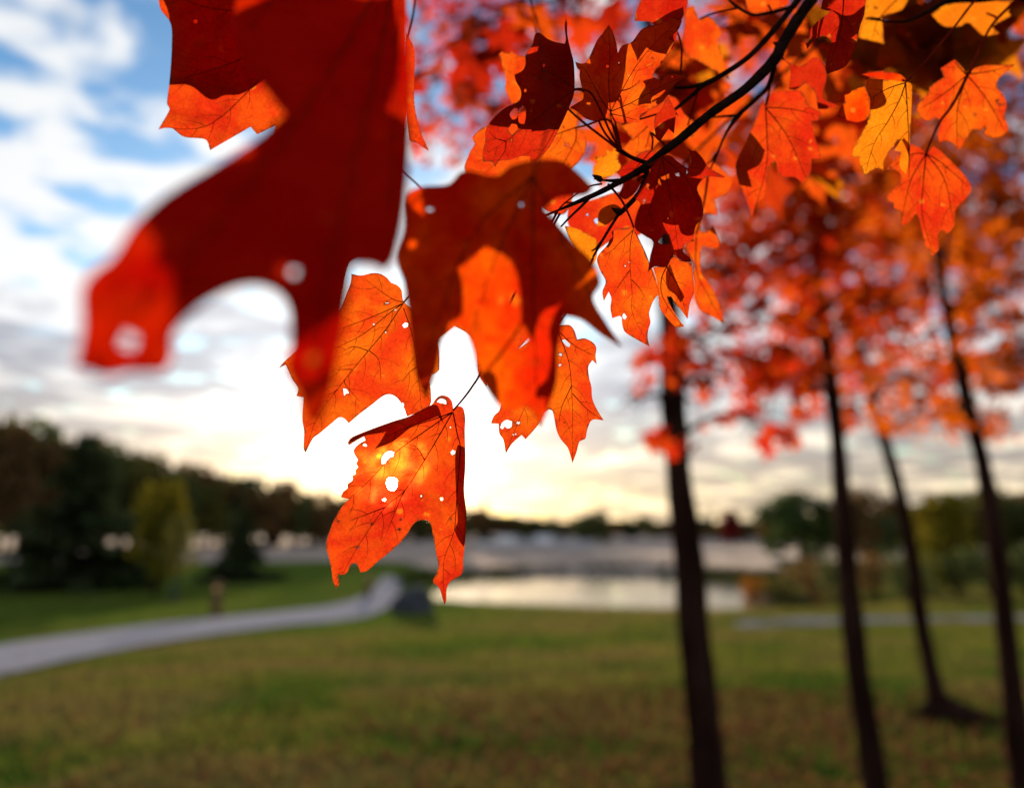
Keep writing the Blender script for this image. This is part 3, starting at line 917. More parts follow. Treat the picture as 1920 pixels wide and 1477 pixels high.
def maple(label, trunk, Y, clusters, mats, root=None):
    P_, R_ = trunk_mesh(trunk, Y)
    base = P_[-1]
    gz = tz(base.x, base.y)
    if base.z > gz:                                   # run the stem down into the turf with a root flare
        dirn = (P_[-1] - P_[-4]).normalized()
        n_ = int((base.z - gz) / 0.1) + 2
        for k_ in range(1, n_ + 1):
            f_ = k_ / n_
            z_ = base.z + (gz - 0.06 - base.z) * f_
            P_.append(Vector((base.x + dirn.x * 0.3 * (base.z - z_), base.y, z_)))
            R_.append(R_[len(R_) - 1] * (1.0 + (0.55 * f_ ** 6) / 1.0))
    foot = Vector((P_[-1].x, P_[-1].y, gz))
    e = empty('maple_tree', foot)
    tag(e, label, 'tree', 'maples standing on the near lawn')
    # leader above
    top = P_[0]; d0 = (P_[0] - P_[3]).normalized()
    lead = [top + d0 * 0.6 * k_ + Vector((0.05 * math.sin(k_ * 1.7), 0.03 * k_, 0)) for k_ in range(6, 0, -1)]
    leadr = [R_[0] * (1 - 0.15 * k_) for k_ in range(6, 0, -1)]
    v_, f_ = tube(lead + P_, leadr + R_, 14)
    # bark relief
    vv = []
    for q in v_:
        d_ = mnoise.noise(Vector((q.x * 26, q.y * 26, q.z * 7))) * 0.010
        vv.append(q + Vector((d_, d_ * 0.6, 0)))
    tr = meshobj('trunk', vv, f_, M['bark'], e)
    if root:
        rp = []
        for (ax, ay, ln) in root:
            a_ = foot + Vector((0, 0, 0.16)); b_ = foot + Vector((ax * ln, ay * ln, 0.01)); m_ = a_.lerp(b_, .5) + Vector((0, 0, -0.02))
            rp.append(tube([a_, m_, b_], [0.085, 0.06, 0.015], 8))
        v_, f_ = join(rp)
        meshobj('root_flare', v_, f_, M['bark'], e)
    spine = lead + P_
    allp = []
    for ci, c in enumerate(clusters):
        q = at(c[0], c[1], c[2])
        s_ = min(spine, key=lambda w: (w - q).length + (0.8 if w.z > q.z else 0))
        mid = s_.lerp(q, 0.5) + Vector((0, 0, 0.10))
        sp = [Vector(w) for w in spline([tuple(s_), tuple(mid), tuple(q)], 5)]
        rs = np.linspace(0.020, 0.004, len(sp))
        parts_ = [tube(sp, rs, 6)]
        for k_ in range(7):
            en = at(c[0] + rng.normal() * c[3] * .6, c[1] + rng.normal() * c[4] * .6, max(2.0, c[2] + rng.normal() * .4))
            st_ = sp[-1 - rng.integers(5)]
            parts_.append(tube([st_, st_.lerp(en, .5) + Vector((0, 0, .04)), en], [0.006, 0.004, 0.0015], 5, False))
        v_, f_ = join(parts_)
        meshobj('limb', v_, f_, M['bark'], e)
    P2, S2 = crown_leaves(clusters)
    pick = rng.random(len(P2))
    for mi, mt in enumerate(mats):
        sel = (pick < 0.55) if mi == 0 else (pick >= 0.55)
        o_ = instance_mesh('crown', SV, SF, P2[sel], facing_rot(int(sel.sum()), 0.75), S2[sel], mt, origin=tuple(foot), parent=e)
        o_['kind'] = 'stuff'
    return e

maple('maple with a thick straight dark trunk and crimson crown on the near lawn',
      [(1240, 330, 34), (1250, 480, 36), (1257, 620, 40), (1262, 750, 44), (1274, 900, 50), (1292, 1050, 56), (1300, 1180, 58), (1316, 1320, 64), (1330, 1477, 68)], 3.75,
      [(900, 40, 3.5, 170, 90, 2.2), (850, 180, 3.4, 100, 100, 1.8), (985, 160, 3.6, 90, 110, 1.5), (1110, 120, 3.7, 120, 130, 1.2), (1110, 270, 3.5, 90, 60, 0.5),
       (1390, 520, 3.7, 140, 110, 2.0), (1330, 640, 3.6, 110, 80, 1.7), (1440, 690, 3.7, 130, 90, 1.7), (1440, 800, 3.6, 55, 70, 1.0), (1190, 760, 3.5, 60, 50, 0.8), (1290, 750, 3.4, 90, 50, 0.8), (1380, 360, 3.9, 190, 150, 2.0)], MT['red'])
maple('maple with a slender dark trunk and scarlet crown on the near lawn',
      [(1528, 300, 18), (1534, 520, 22), (1548, 640, 24), (1568, 800, 28), (1580, 950, 33), (1592, 1100, 38), (1608, 1250, 42), (1631, 1400, 46), (1642, 1477, 48)], 4.05,
      [(1530, 430, 4.0, 170, 130, 2.4), (1500, 250, 4.1, 220, 150, 2.0), (1590, 620, 4.3, 120, 100, 1.1), (1570, 745, 4.4, 60, 70, 0.9), (1500, 740, 4.0, 70, 60, 1.0), (1660, 580, 4.2, 120, 100, 1.1), (1500, 610, 3.9, 110, 90, 1.3), (1500, 60, 4.2, 260, 120, 1.7)], MT['mixed'])
maple('maple with a thin leaning trunk and bare root flare on the near lawn',
      [(1585, 560, 14), (1620, 700, 16), (1650, 800, 19), (1680, 900, 22), (1708, 1030, 26), (1725, 1150, 28), (1744, 1250, 31), (1757, 1305, 36)], 6.5,
      [(1700, 715, 6.0, 140, 65, 1.7), (1780, 785, 6.2, 130, 45, 1.2), (1700, 400, 6.3, 200, 150, 2.2), (1640, 640, 6.2, 80, 70, 0.6), (1760, 600, 6.2, 130, 90, 0.5)], MT['orange'], root=[(1, -0.1, 0.55), (-1, 0.2, 0.25), (0.6, -0.8, 0.35), (-0.4, -0.9, 0.25)])
maple('maple with a slanting dark trunk and orange crown on the near lawn',
      [(1770, 560, 18), (1815, 760, 24), (1845, 880, 27), (1865, 1000, 31), (1880, 1120, 34), (1893, 1250, 37), (1910, 1400, 41), (1920, 1500, 43)], 4.6,
      [(1780, 420, 4.6, 160, 120, 2.2), (1860, 560, 4.6, 100, 110, 1.6), (1860, 680, 4.5, 130, 42, 3.0), (1720, 210, 4.8, 240, 160, 1.5), (1890, 160, 4.7, 110, 170, 1.5), (1900, 380, 4.7, 90, 120, 2.2), (1750, 40, 4.8, 240, 90, 1.4), (1800, 770, 4.4, 80, 45, 0.9), (1960, 700, 4.6, 60, 90, 1.2)], MT['orange'])

# ------------------------------------------------------------------ foreground leaves
def dense(poly, step, sharp=112.0):
    """round the outline between its corners; keep lobe tips and notches sharp"""
    P_ = [np.array(p, float) for p in poly]
    n = len(P_)
    tan = []
    for i in range(n):
        a, b_, c = P_[i - 1], P_[i], P_[(i + 1) % n]
        u, w = a - b_, c - b_
        ca = np.dot(u, w) / max(1e-9, np.linalg.norm(u) * np.linalg.norm(w))
        ang = math.degrees(math.acos(max(-1, min(1, ca))))
        tan.append(None if ang < sharp else (c - a) * 0.5)
    out_ = []
    for i in range(n):
        p1, p2 = P_[i], P_[(i + 1) % n]
        L_ = np.linalg.norm(p2 - p1)
        k_ = max(1, int(L_ / step))
        t1 = tan[i] if tan[i] is not None else (p2 - p1)
        t2 = tan[(i + 1) % n] if tan[(i + 1) % n] is not None else (p2 - p1)
        for t_ in (t1, t2):
            l_ = np.linalg.norm(t_)
            if l_ > 1.2 * L_: t_ *= 1.0
        m1 = t1 * min(1.0, L_ / max(1e-6, np.linalg.norm(t1)))
        m2 = t2 * min(1.0, L_ / max(1e-6, np.linalg.norm(t2)))
        for k in range(k_):
            t = k / k_
            h00 = 2 * t ** 3 - 3 * t ** 2 + 1; h10 = t ** 3 - 2 * t ** 2 + t; h01 = -2 * t ** 3 + 3 * t ** 2; h11 = t ** 3 - t ** 2
            out_.append(h00 * p1 + h10 * m1 + h01 * p2 + h11 * m2)
    return out_
def inside(p, poly):
    x, y = p; c = False; n = len(poly); j = n - 1
    for i in range(n):
        xi, yi = poly[i]; xj, yj = poly[j]
        if (yi > y) != (yj > y) and x < (xj - xi) * (y - yi) / (yj - yi) + xi:
            c = not c
        j = i
    return c
def triangulate(outline, holes, grid):
    outl = [(float(a), float(b_)) for a, b_ in outline]
    hs = [[(float(a), float(b_)) for a, b_ in h] for h in holes]
    V = [Vector(p) for p in outl]
    E = [(i, (i + 1) % len(outl)) for i in range(len(outl))]
    for h in hs:
        o_ = len(V); V += [Vector(p) for p in h]
        E += [(o_ + i, o_ + (i + 1) % len(h)) for i in range(len(h))]
    x0, x1 = min(p[0] for p in outl), max(p[0] for p in outl); y0, y1 = min(p[1] for p in outl), max(p[1] for p in outl)
    r = random.Random(5)
    gx = x0
    while gx < x1:
        gy = y0
        while gy < y1:
            p = (gx + r.uniform(-.25, .25) * grid, gy + r.uniform(-.25, .25) * grid)
            if inside(p, outl) and not any(inside(p, h) for h in hs):
                V.append(Vector(p))
            gy += grid
        gx += grid
    res = delaunay_2d_cdt(V, E, [], 0, 1e-4)
    vs, fs = res[0], res[2]
    keep = []
    for f in fs:
        c = ((vs[f[0]].x + vs[f[1]].x + vs[f[2]].x) / 3, (vs[f[0]].y + vs[f[1]].y + vs[f[2]].y) / 3)
        if inside(c, outl) and not any(inside(c, h) for h in hs):
            keep.append(tuple(f))
    used = sorted({i for f in keep for i in f}); mp_ = {a: b_ for b_, a in enumerate(used)}
    return [(vs[i].x, vs[i].y) for i in used], [tuple(mp_[i] for i in f) for f in keep]

REG = {'r1': (600, 720, 3.517), 'r2': (520, 480, 3.8875), 'r3': (780, 440, 3.3575), 'r4': (1040, 400, 5.647), 'r5': (1560, 100, 3.786), 'r6': (1340, 0, 3.5167), 'r7': (880, 40, 4.3636), 'r8': (1160, 220, 4.925), 'z4': (1280, 0, 3.0), 'px': (0, 0, 1.0)}
def conv(reg, pts):
    ox, oy, s = REG[reg]
    return [(ox + p[0] / s, oy + p[1] / s) for p in pts]
def hole_at(reg, x, y, rx, ry=None, seed=0):
    r = random.Random(int(x * 7 + y)); ry = ry or rx
    return conv(reg, [(x + rx * math.cos(a) * r.uniform(.55, 1.35), y + ry * math.sin(a) * r.uniform(.55, 1.35)) for a in np.linspace(0, 6.283, 11, endpoint=False)])

def hero(parent, reg, outline, mat, depth, holes=(), dots=(), veins=(), petiole=None, flaps=(), label=None, wave=0.004, seed=0, grid=8.0, vw=2.6, pw=4.0, crease=0.0016, side=True, bend=0.0):
    """one leaf: outline as seen, laid on a waved, tilted surface.
    depth = (d0, ddx, ddy): metres at the outline centre and metres per 100 px across and down"""
    ol = dense(conv(reg, outline), 4.0)
    hs = [dense(conv(reg, h), 3.0) for h in holes] + [hole_at(reg, *d_) for d_ in dots]
    cx = sum(p[0] for p in ol) / len(ol); cy = sum(p[1] for p in ol) / len(ol)
    d0, dx, dy = depth
    so_ = Vector((seed * 3.7, seed * 1.3, seed * 9.1))
    segs = []
    for vn in veins:
        sv_ = spline(conv(reg, vn), 4)
        segs += list(zip(sv_[:-1], sv_[1:]))
    if segs:
        SA = np.array([a_ for a_, _ in segs]); SB = np.array([b_ for _, b_ in segs]); SD = SB - SA; SL = np.maximum(1e-6, (SD ** 2).sum(1))
    def dep0(x, y):
        if not segs:
            return 0.0
        q_ = np.array((x, y))
        t_ = np.clip(((q_ - SA) * SD).sum(1) / SL, 0, 1)
        dd = math.sqrt(float(((q_ - SA - SD * t_[:, None]) ** 2).sum(1).min()))
        return -crease * d0 / .36 * (1 - math.exp(-dd / 14.0))
    def dep(x, y):
        u, w = (x - cx) / 100, (y - cy) / 100
        a = mnoise.noise(Vector((u * 1.1, w * 1.1, 0)) + so_) * wave + mnoise.noise(Vector((u * 3.0, w * 3.0, 2)) + so_) * wave * 0.35
        return d0 + dx * u + dy * w + bend * w * w + a + dep0(x, y)
    V2, F2 = triangulate(ol, hs, grid)
    V3 = [at(x, y, dep(x, y)) for x, y in V2]
    for fl in flaps:
        fo = dense(conv(reg, fl), 4.0)
        fv, ff = triangulate(fo, [], grid)
        o_ = len(V3)
        fx = sum(p[0] for p in fo) / len(fo); fy = sum(p[1] for p in fo) / len(fo)
        V3 += [at(x, y, dep(x, y) + 0.0035 + 0.001 * math.sin(x * .1)) for x, y in fv]
        F2 = F2 + [tuple(i + o_ for i in f) for f in ff]
    c0 = at(cx, cy, dep(cx, cy))
    lf = meshobj('leaf', V3, F2, mat, parent, origin=c0)
    rim = lf.data.attributes.new('rim', 'FLOAT', 'POINT')
    bnd = {(round(float(p[0]), 2), round(float(p[1]), 2)) for p in ol} | {(round(float(p[0]), 2), round(float(p[1]), 2)) for h in hs for p in h}
    rv = [1.0 if (round(x, 2), round(y, 2)) in bnd else 0.0 for x, y in V2] + [0.0] * (len(V3) - len(V2))
    rim.data.foreach_set('value', rv)
    if label: lf['label'] = label
    if veins:
        vp = []
        for vn in veins:
            sp = spline(conv(reg, vn), 7)
            pts = [at(q[0], q[1], dep(q[0], q[1]) - 0.0004) for q in sp]
            n_ = len(pts)
            w0 = vw / FPX * d0 / 2
            vp.append(tube(pts, [w0 * (1 - 0.75 * i / n_) for i in range(n_)], 5))
            if side:                              # side veins, alternating, curving towards the tip
                r_ = random.Random(seed * 31 + len(vp))
                acc, sgn = 0.0, 1
                for i in range(2, n_ - 2):
                    acc += float(np.linalg.norm(sp[i] - sp[i - 1]))
                    if acc < 17: continue
                    acc = r_.uniform(-4, 4); sgn = -sgn
                    tg = (sp[i + 1] - sp[i - 1]); tg = tg / max(1e-6, np.linalg.norm(tg))
                    nr = np.array((-tg[1], tg[0])) * sgn
                    L_ = r_.uniform(22, 46)
                    line = []
                    for k_ in range(7):
                        f_ = k_ / 6
                        q_ = sp[i] + (nr * math.sin(f_ * 1.0) * 0.8 + tg * f_ * (0.55 + .4 * f_)) * L_
                        if not inside(q_, ol) or any(inside(q_, h) for h in hs): break
                        line.append(q_)
                    if len(line) >= 3:
                        p3 = [at(q_[0], q_[1], dep(q_[0], q_[1]) - 0.0003) for q_ in line]
                        vp.append(tube(p3, [w0 * 0.42 * (1 - 0.6 * k_ / len(p3)) for k_ in range(len(p3))], 4, False))
        v_, f_ = join(vp)
        meshobj('vein', v_, f_, M['vein'], lf)
    if petiole:
        reg2, pts_, d_end = petiole
        pp = conv(reg2, pts_)
        n_ = len(pp); ds = dep(*pp[0])
        sp = spline([(q[0], q[1], ds + (d_end - ds) * i / (n_ - 1)) for i, q in enumerate(pp)], 6)
        pts = [at(*q) for q in sp]
        w0 = pw / FPX * d0 / 2
        v_, f_ = tube(pts, [w0 * (0.85 + 0.35 * i / len(pts)) for i in range(len(pts))], 7)
        meshobj('petiole', v_, f_, M['petiole'], lf)
    return lf

def twig(parent, pts, name='twig', mat=None):
    """pts: (px, py, depth, width px)"""
    sp = spline(pts, 8)
    P_ = [at(q[0], q[1], q[2]) for q in sp]
    R_ = [q[3] / FPX * q[2] / 2 * (1 + 0.10 * mnoise.noise(Vector((q[0] * .06, q[1] * .06, 1)))) for q in sp]
    v_, f_ = tube(P_, R_, 10)
    return meshobj(name, v_, f_, mat or M['twig'], parent)
def bud(parent, px, py, d, s):
    p = at(px, py, d)
    v_, f_ = tube([p + Vector((0, 0, -.0005)), p + Vector((-.3, 0, .2)) * s, p + Vector((-.8, 0, .5)) * s, p + Vector((-1.3, 0, .8)) * s], [s * .3, s * .45, s * .3, s * .03], 7)
    meshobj('bud', v_, f_, M['twig'], parent)

# --- main branch in the plane of focus
BR = empty('maple_branch', at(1545, -30, 0.43))
tag(BR, 'sharp dark maple branch forking downward, hung with orange and red leaves', 'branch')
twig(BR, [(1600, -90, .45, 24), (1545, -30, .43, 22), (1500, 30, .42, 21), (1466, 85, .415, 21), (1452, 112, .41, 21), (1400, 165, .40, 18), (1330, 215, .395, 17), (1281, 256, .39, 17), (1240, 288, .385, 15), (1212, 312, .38, 16), (1180, 331, .375, 12), (1130, 358, .37, 10), (1085, 378, .365, 8), (1045, 395, .36, 4)])
twig(BR, [(1540, -60, .43, 12), (1500, -5, .425, 11), (1450, 58, .42, 11), (1400, 110, .415, 10), (1345, 146, .41, 10), (1318, 160, .41, 10), (1300, 177, .41, 8), (1265, 206, .41, 6)])
twig(BR, [(1318, 158, .41, 8), (1290, 164, .41, 7), (1262, 165, .41, 5)])
twig(BR, [(1490, 12, .42, 8), (1484, 14, .422, 7), (1440, 25, .43, 6), (1410, 28, .43, 5), (1380, 12, .435, 5), (1362, -5, .44, 4)])
twig(BR, [(1455, 106, .412, 10), (1448, 140, .415, 9), (1436, 168, .42, 8), (1405, 197, .425, 8), (1385, 216, .43, 9), (1362, 248, .43, 5), (1340, 300, .435, 4), (1328, 325, .44, 3)])
twig(BR, [(1385, 216, .43, 6), (1350, 219, .432, 4), (1310, 222, .435, 3)])
twig(BR, [(1213, 312, .38, 11), (1210, 335, .378, 10), (1196, 365, .376, 9), (1165, 398, .374, 9), (1158, 405, .373, 6), (1136, 440, .37, 5), (1112, 482, .365, 4)])
twig(BR, [(1213, 306, .38, 9), (1196, 300, .38, 8), (1180, 293, .38, 7), (1163, 281, .38, 6)])
twig(BR, [(1160, 338, .374, 6), (1146, 339, .374, 6), (1128, 338, .374, 3)])
twig(BR, [(1110, 366, .368, 6), (1092, 385, .362, 5), (1068, 408, .356, 4), (1052, 425, .35, 3)], )
twig(BR, [(1128, 345, .373, 4), (1100, 352, .368, 3), (1060, 380, .36, 3), (1040, 402, .355, 3)], mat=M['petiole'])
bud(BR, 1128, 338, .374, .004); bud(BR, 1262, 165, .41, .004); bud(BR, 1164, 400, .373, .004); bud(BR, 1465, 88, .415, .004)

# lowest leaf, with the sun in its hole
hero(BR, 'r1', [(880, 165), (868, 110), (840, 82), (800, 74), (765, 95), (735, 135), (640, 185), (580, 215), (480, 245), (330, 300), (210, 350), (182, 385), (190, 405), (235, 375), (290, 345), (300, 370), (255, 395), (222, 435), (232, 470), (250, 500), (238, 525), (252, 545), (232, 570), (235, 592), (212, 604), (215, 632), (180, 660), (182, 685), (150, 712), (138, 745), (175, 755), (192, 757), (150, 800), (95, 890), (60, 980), (38, 1065), (55, 1130), (75, 1220), (85, 1300), (105, 1345), (125, 1320), (118, 1250), (150, 1258), (180, 1240), (205, 1190), (235, 1178), (255, 1205), (265, 1240), (310, 1230), (380, 1170), (480, 1090), (560, 1010), (610, 930), (650, 900), (700, 895), (730, 920), (745, 1000), (765, 1110), (782, 1200), (770, 1240), (745, 1300), (785, 1340), (805, 1400), (820, 1452), (833, 1430), (835, 1350), (860, 1300), (935, 1250), (945, 1150), (960, 1000), (965, 850), (950, 700), (958, 550), (958, 430), (955, 300), (958, 230), (945, 160), (915, 145)],
     M['redorange'], (.36, .004, .004),
     holes=[[(405, 495), (425, 458), (460, 440), (490, 450), (485, 475), (455, 490), (430, 525), (408, 525)], [(770, 118), (795, 95), (830, 108), (832, 132), (800, 125)],
            [(436, 650), (445, 620), (470, 612), (500, 622), (512, 655), (502, 690), (478, 705), (448, 690)]],
     dots=[(423, 763, 13), (802, 756, 12), (532, 893, 11, 8), (525, 957, 9), (878, 450, 14), (340, 925, 6), (250, 1077, 7), (295, 402, 16, 10), (668, 738, 5), (860, 285, 4), (120, 905, 5), (862, 888, 5)],
     veins=[[(875, 185), (770, 225), (690, 252), (540, 300), (430, 350)], [(875, 185), (700, 305), (500, 450), (330, 630), (195, 752)], [(875, 185), (780, 350), (690, 500), (560, 700), (430, 812), (250, 1070), (105, 1335)], [(878, 190), (905, 330), (925, 430), (905, 700), (890, 930), (870, 1015), (815, 1180), (820, 1440)], [(690, 500), (640, 420), (590, 400)], [(560, 700), (520, 780), (440, 980)], [(430, 812), (330, 850), (200, 900)]],
     petiole=('px', [(849, 770), (868, 748), (885, 725), (905, 690), (960, 560), (1045, 397)], .362),
     flaps=[[(735, 140), (640, 190), (580, 220), (480, 250), (330, 305), (215, 355), (195, 392), (290, 345), (390, 328), (435, 318), (400, 380), (360, 432), (480, 380), (600, 290), (720, 238), (775, 215), (812, 265), (790, 190), (770, 145)], [(957, 430), (905, 400), (888, 480), (893, 700), (905, 900), (885, 960), (915, 1030), (945, 1070), (960, 1000), (963, 850), (949, 700)]],
     label='lowest ragged red-orange leaf with the sun shining through its hole', seed=1, wave=.005)
# second leaf
hero(BR, 'r2', [(540, 130), (610, 142), (690, 125), (750, 130), (800, 160), (830, 195), (870, 210), (905, 250), (920, 330), (1000, 400), (1100, 520), (1170, 640), (1180, 830), (1160, 850), (1120, 870), (1108, 900), (1120, 1000), (1115, 1085), (1040, 1130), (945, 1170), (920, 1100), (870, 1030), (820, 1007), (770, 1020), (680, 1090), (600, 1150), (520, 1218), (490, 1185), (450, 1175), (400, 1215), (300, 1298), (262, 1325), (205, 1435), (190, 1400), (195, 1280), (182, 1190), (190, 1030), (138, 1020), (152, 965), (110, 900), (60, 790), (5, 822), (60, 760), (200, 640), (350, 520), (450, 400), (510, 260), (535, 190)],
     M['orange'], (.358, .004, -.004), holes=[[(910, 505), (930, 485), (955, 490), (950, 515), (925, 525)], [(480, 965), (505, 970), (523, 1000), (505, 1000), (487, 1018)], [(895, 1085), (915, 1066), (924, 1085), (912, 1105)]],
     dots=[(860, 390, 8), (703, 498, 6), (800, 343, 14, 3), (790, 555, 4)],
     veins=[[(918, 335), (850, 318), (750, 255), (640, 170)], [(915, 345), (700, 440), (490, 520), (400, 540)], [(915, 345), (800, 430), (640, 560), (490, 640), (300, 720), (40, 800)], [(915, 350), (780, 550), (580, 790), (440, 970), (290, 1180), (205, 1430)], [(920, 380), (990, 600), (1030, 900), (1050, 1110)], [(660, 690), (560, 660), (480, 690)], [(545, 825), (430, 828)], [(670, 690), (740, 760), (755, 910)], [(1030, 800), (960, 850), (910, 920)], [(440, 970), (400, 1000), (330, 1020)], [(490, 900), (500, 940), (600, 1060)]],
     petiole=('px', [(756, 568), (800, 520), (850, 482), (960, 430), (1048, 394)], .362), label='orange leaf with dark veins above the sunlit leaf', seed=2, vw=2.0)
# third leaf
hero(BR, 'r3', [(885, 585), (905, 572), (965, 568), (995, 600), (1015, 660), (1060, 652), (1110, 675), (1135, 710), (1130, 760), (1138, 815), (1110, 790), (1085, 830), (1090, 900), (1105, 960), (1110, 1030), (1140, 1100), (1182, 1168), (1110, 1165), (1080, 1220), (1065, 1285), (1030, 1300), (1010, 1370), (985, 1437), (975, 1400), (955, 1340), (910, 1285), (885, 1230), (860, 1110), (835, 1098), (800, 1130), (770, 1195), (690, 1287), (665, 1260), (630, 1290), (600, 1320), (565, 1378), (550, 1290), (525, 1250), (520, 1190), (472, 1187), (490, 1140), (525, 1105), (545, 1000), (540, 880), (600, 760), (700, 680), (800, 610)],
     M['orange'], (.362, .003, .004), holes=[[(530, 1215), (540, 1185), (570, 1165), (605, 1175), (600, 1210), (575, 1220), (560, 1205), (545, 1225)], [(918, 665), (935, 658), (972, 690), (965, 708), (945, 700)]],
     dots=[(643, 1183, 10), (910, 755, 12, 9), (905, 820, 8), (820, 982, 5), (613, 1257, 6), (628, 1255, 5)],
     veins=[[(885, 590), (940, 730), (970, 850), (985, 1100), (985, 1430)], [(885, 595), (820, 800), (700, 1050), (565, 1370)], [(890, 600), (1000, 700), (1120, 760)], [(985, 1000), (1080, 1100), (1175, 1165)], [(980, 950), (920, 1080), (900, 1180)]],
     petiole=('px', [(1043.5, 614), (1055, 596), (1064, 582), (1085, 540), (1112, 484)], .365), label='orange leaf with white holes and two long pointed lobes', seed=3, vw=2.0)
# fourth, fifth, sixth under the fork
hero(BR, 'r4', [(840, 160), (780, 150), (620, 180), (590, 260), (560, 330), (450, 470), (480, 600), (540, 720), (505, 830), (520, 930), (572, 830), (600, 900), (590, 1000), (610, 1110), (690, 1085), (710, 1100), (715, 1180), (740, 1250), (790, 1290), (860, 1330), (930, 1370), (1005, 1410), (985, 1320), (990, 1240), (1015, 1150), (1000, 1060), (1030, 960), (1060, 900), (1110, 840), (1090, 760), (1040, 600), (1000, 520), (940, 380), (880, 240), (850, 190)],
     M['orange'], (.366, .003, -.003), holes=[[(720, 1070), (735, 1055), (765, 1095), (745, 1125), (720, 1110)], [(600, 200), (612, 250), (560, 300), (540, 290), (580, 240)]], dots=[(747, 557, 8), (788, 518, 5), (440, 1000, 1)],
     veins=[[(830, 170), (800, 350), (800, 600), (820, 850), (825, 1060), (985, 1380)], [(820, 190), (700, 300), (600, 400), (480, 470)], [(850, 200), (960, 420), (1030, 620), (1085, 800)], [(800, 600), (700, 740), (620, 860)], [(815, 700), (900, 800), (990, 950)]],
     petiole=('px', [(1188.7, 428), (1180, 405), (1165, 375), (1140, 345)], .373), label='long orange leaf hanging below the branch fork', seed=4, vw=1.6)
hero(BR, 'r4', [(1260, 440), (1190, 540), (1150, 560), (1040, 570), (1090, 760), (1100, 900), (1120, 1020), (1180, 1100), (1270, 1200), (1300, 1210), (1375, 1195), (1320, 1130), (1240, 1000), (1190, 885), (1230, 880), (1280, 960), (1330, 1010), (1408, 1120), (1430, 960), (1475, 830), (1460, 640), (1450, 530), (1340, 500)],
     M['orange'], (.372, .006, .003), veins=[[(1255, 450), (1190, 560), (1300, 760), (1400, 1080)], [(1190, 560), (1130, 700), (1150, 900), (1340, 1180)]], petiole=('px', [(1262, 478), (1250, 440), (1228, 370), (1214, 316)], .38),
     flaps=[[(1190, 560), (1160, 640), (1170, 800), (1250, 880), (1300, 960), (1340, 910), (1270, 760)]], label='folded orange leaf beside the long hanging leaf', seed=5)
hero(BR, 'r4', [(1500, 180), (1600, 200), (1680, 130), (1750, 320), (1640, 300), (1560, 370), (1540, 500), (1560, 640), (1650, 760), (1760, 1000), (1790, 1170), (1680, 1100), (1540, 1030), (1480, 900), (1470, 640), (1480, 540), (1420, 420), (1360, 370)],
     M['orange'], (.45, .004, .003), veins=[[(1500, 250), (1500, 600), (1640, 900), (1780, 1150)]], petiole=('px', [(1305, 440), (1320, 380), (1328, 326)], .44), seed=6)
# dark leaf over the fork
hero(BR, 'r8', [(400, 360), (470, 350), (560, 420), (640, 470), (665, 400), (655, 320), (640, 288), (680, 312), (710, 310), (770, 370), (830, 460), (985, 552), (960, 560), (850, 548), (780, 570), (728, 640), (730, 690), (770, 770), (775, 930), (715, 1000), (690, 1130), (700, 1140), (610, 1180), (595, 1240), (640, 1280), (680, 1330), (590, 1330), (500, 1260), (440, 1380), (330, 1380), (270, 1430), (290, 1290), (320, 1150), (250, 1100), (150, 1020), (170, 880), (200, 800), (150, 750), (240, 600), (330, 420)],
     M['red'], (.340, .003, .002), holes=[[(365, 610), (370, 570), (400, 550), (440, 535), (465, 520), (468, 560), (420, 580), (400, 570), (390, 630)], [(365, 1150), (420, 1080), (470, 1085), (470, 1175), (380, 1165)]], dots=[(543, 528, 18), (268, 630, 14, 28), (235, 780, 20), (455, 935, 7), (632, 505, 6, 20)],
     veins=[[(400, 370), (470, 700), (520, 1000), (560, 1300)], [(400, 370), (330, 700), (240, 1000)], [(420, 380), (620, 560), (760, 840)]], petiole=('px', [(1243, 296), (1236, 298), (1226, 306), (1214, 312)], .38), label='dark red leaf with orange-lit holes below the branch', seed=7, vw=1.8)
hero(BR, 'r8', [(-20, 510), (60, 440), (200, 330), (290, 300), (350, 330), (420, 380), (330, 470), (240, 560), (150, 700), (60, 760), (0, 720), (40, 600)], M['red'], (.396, .003, .003), veins=[[(300, 310), (150, 480), (10, 640)]], petiole=('px', [(1222, 282), (1224, 262), (1222, 250), (1250, 275)], .386), seed=8)
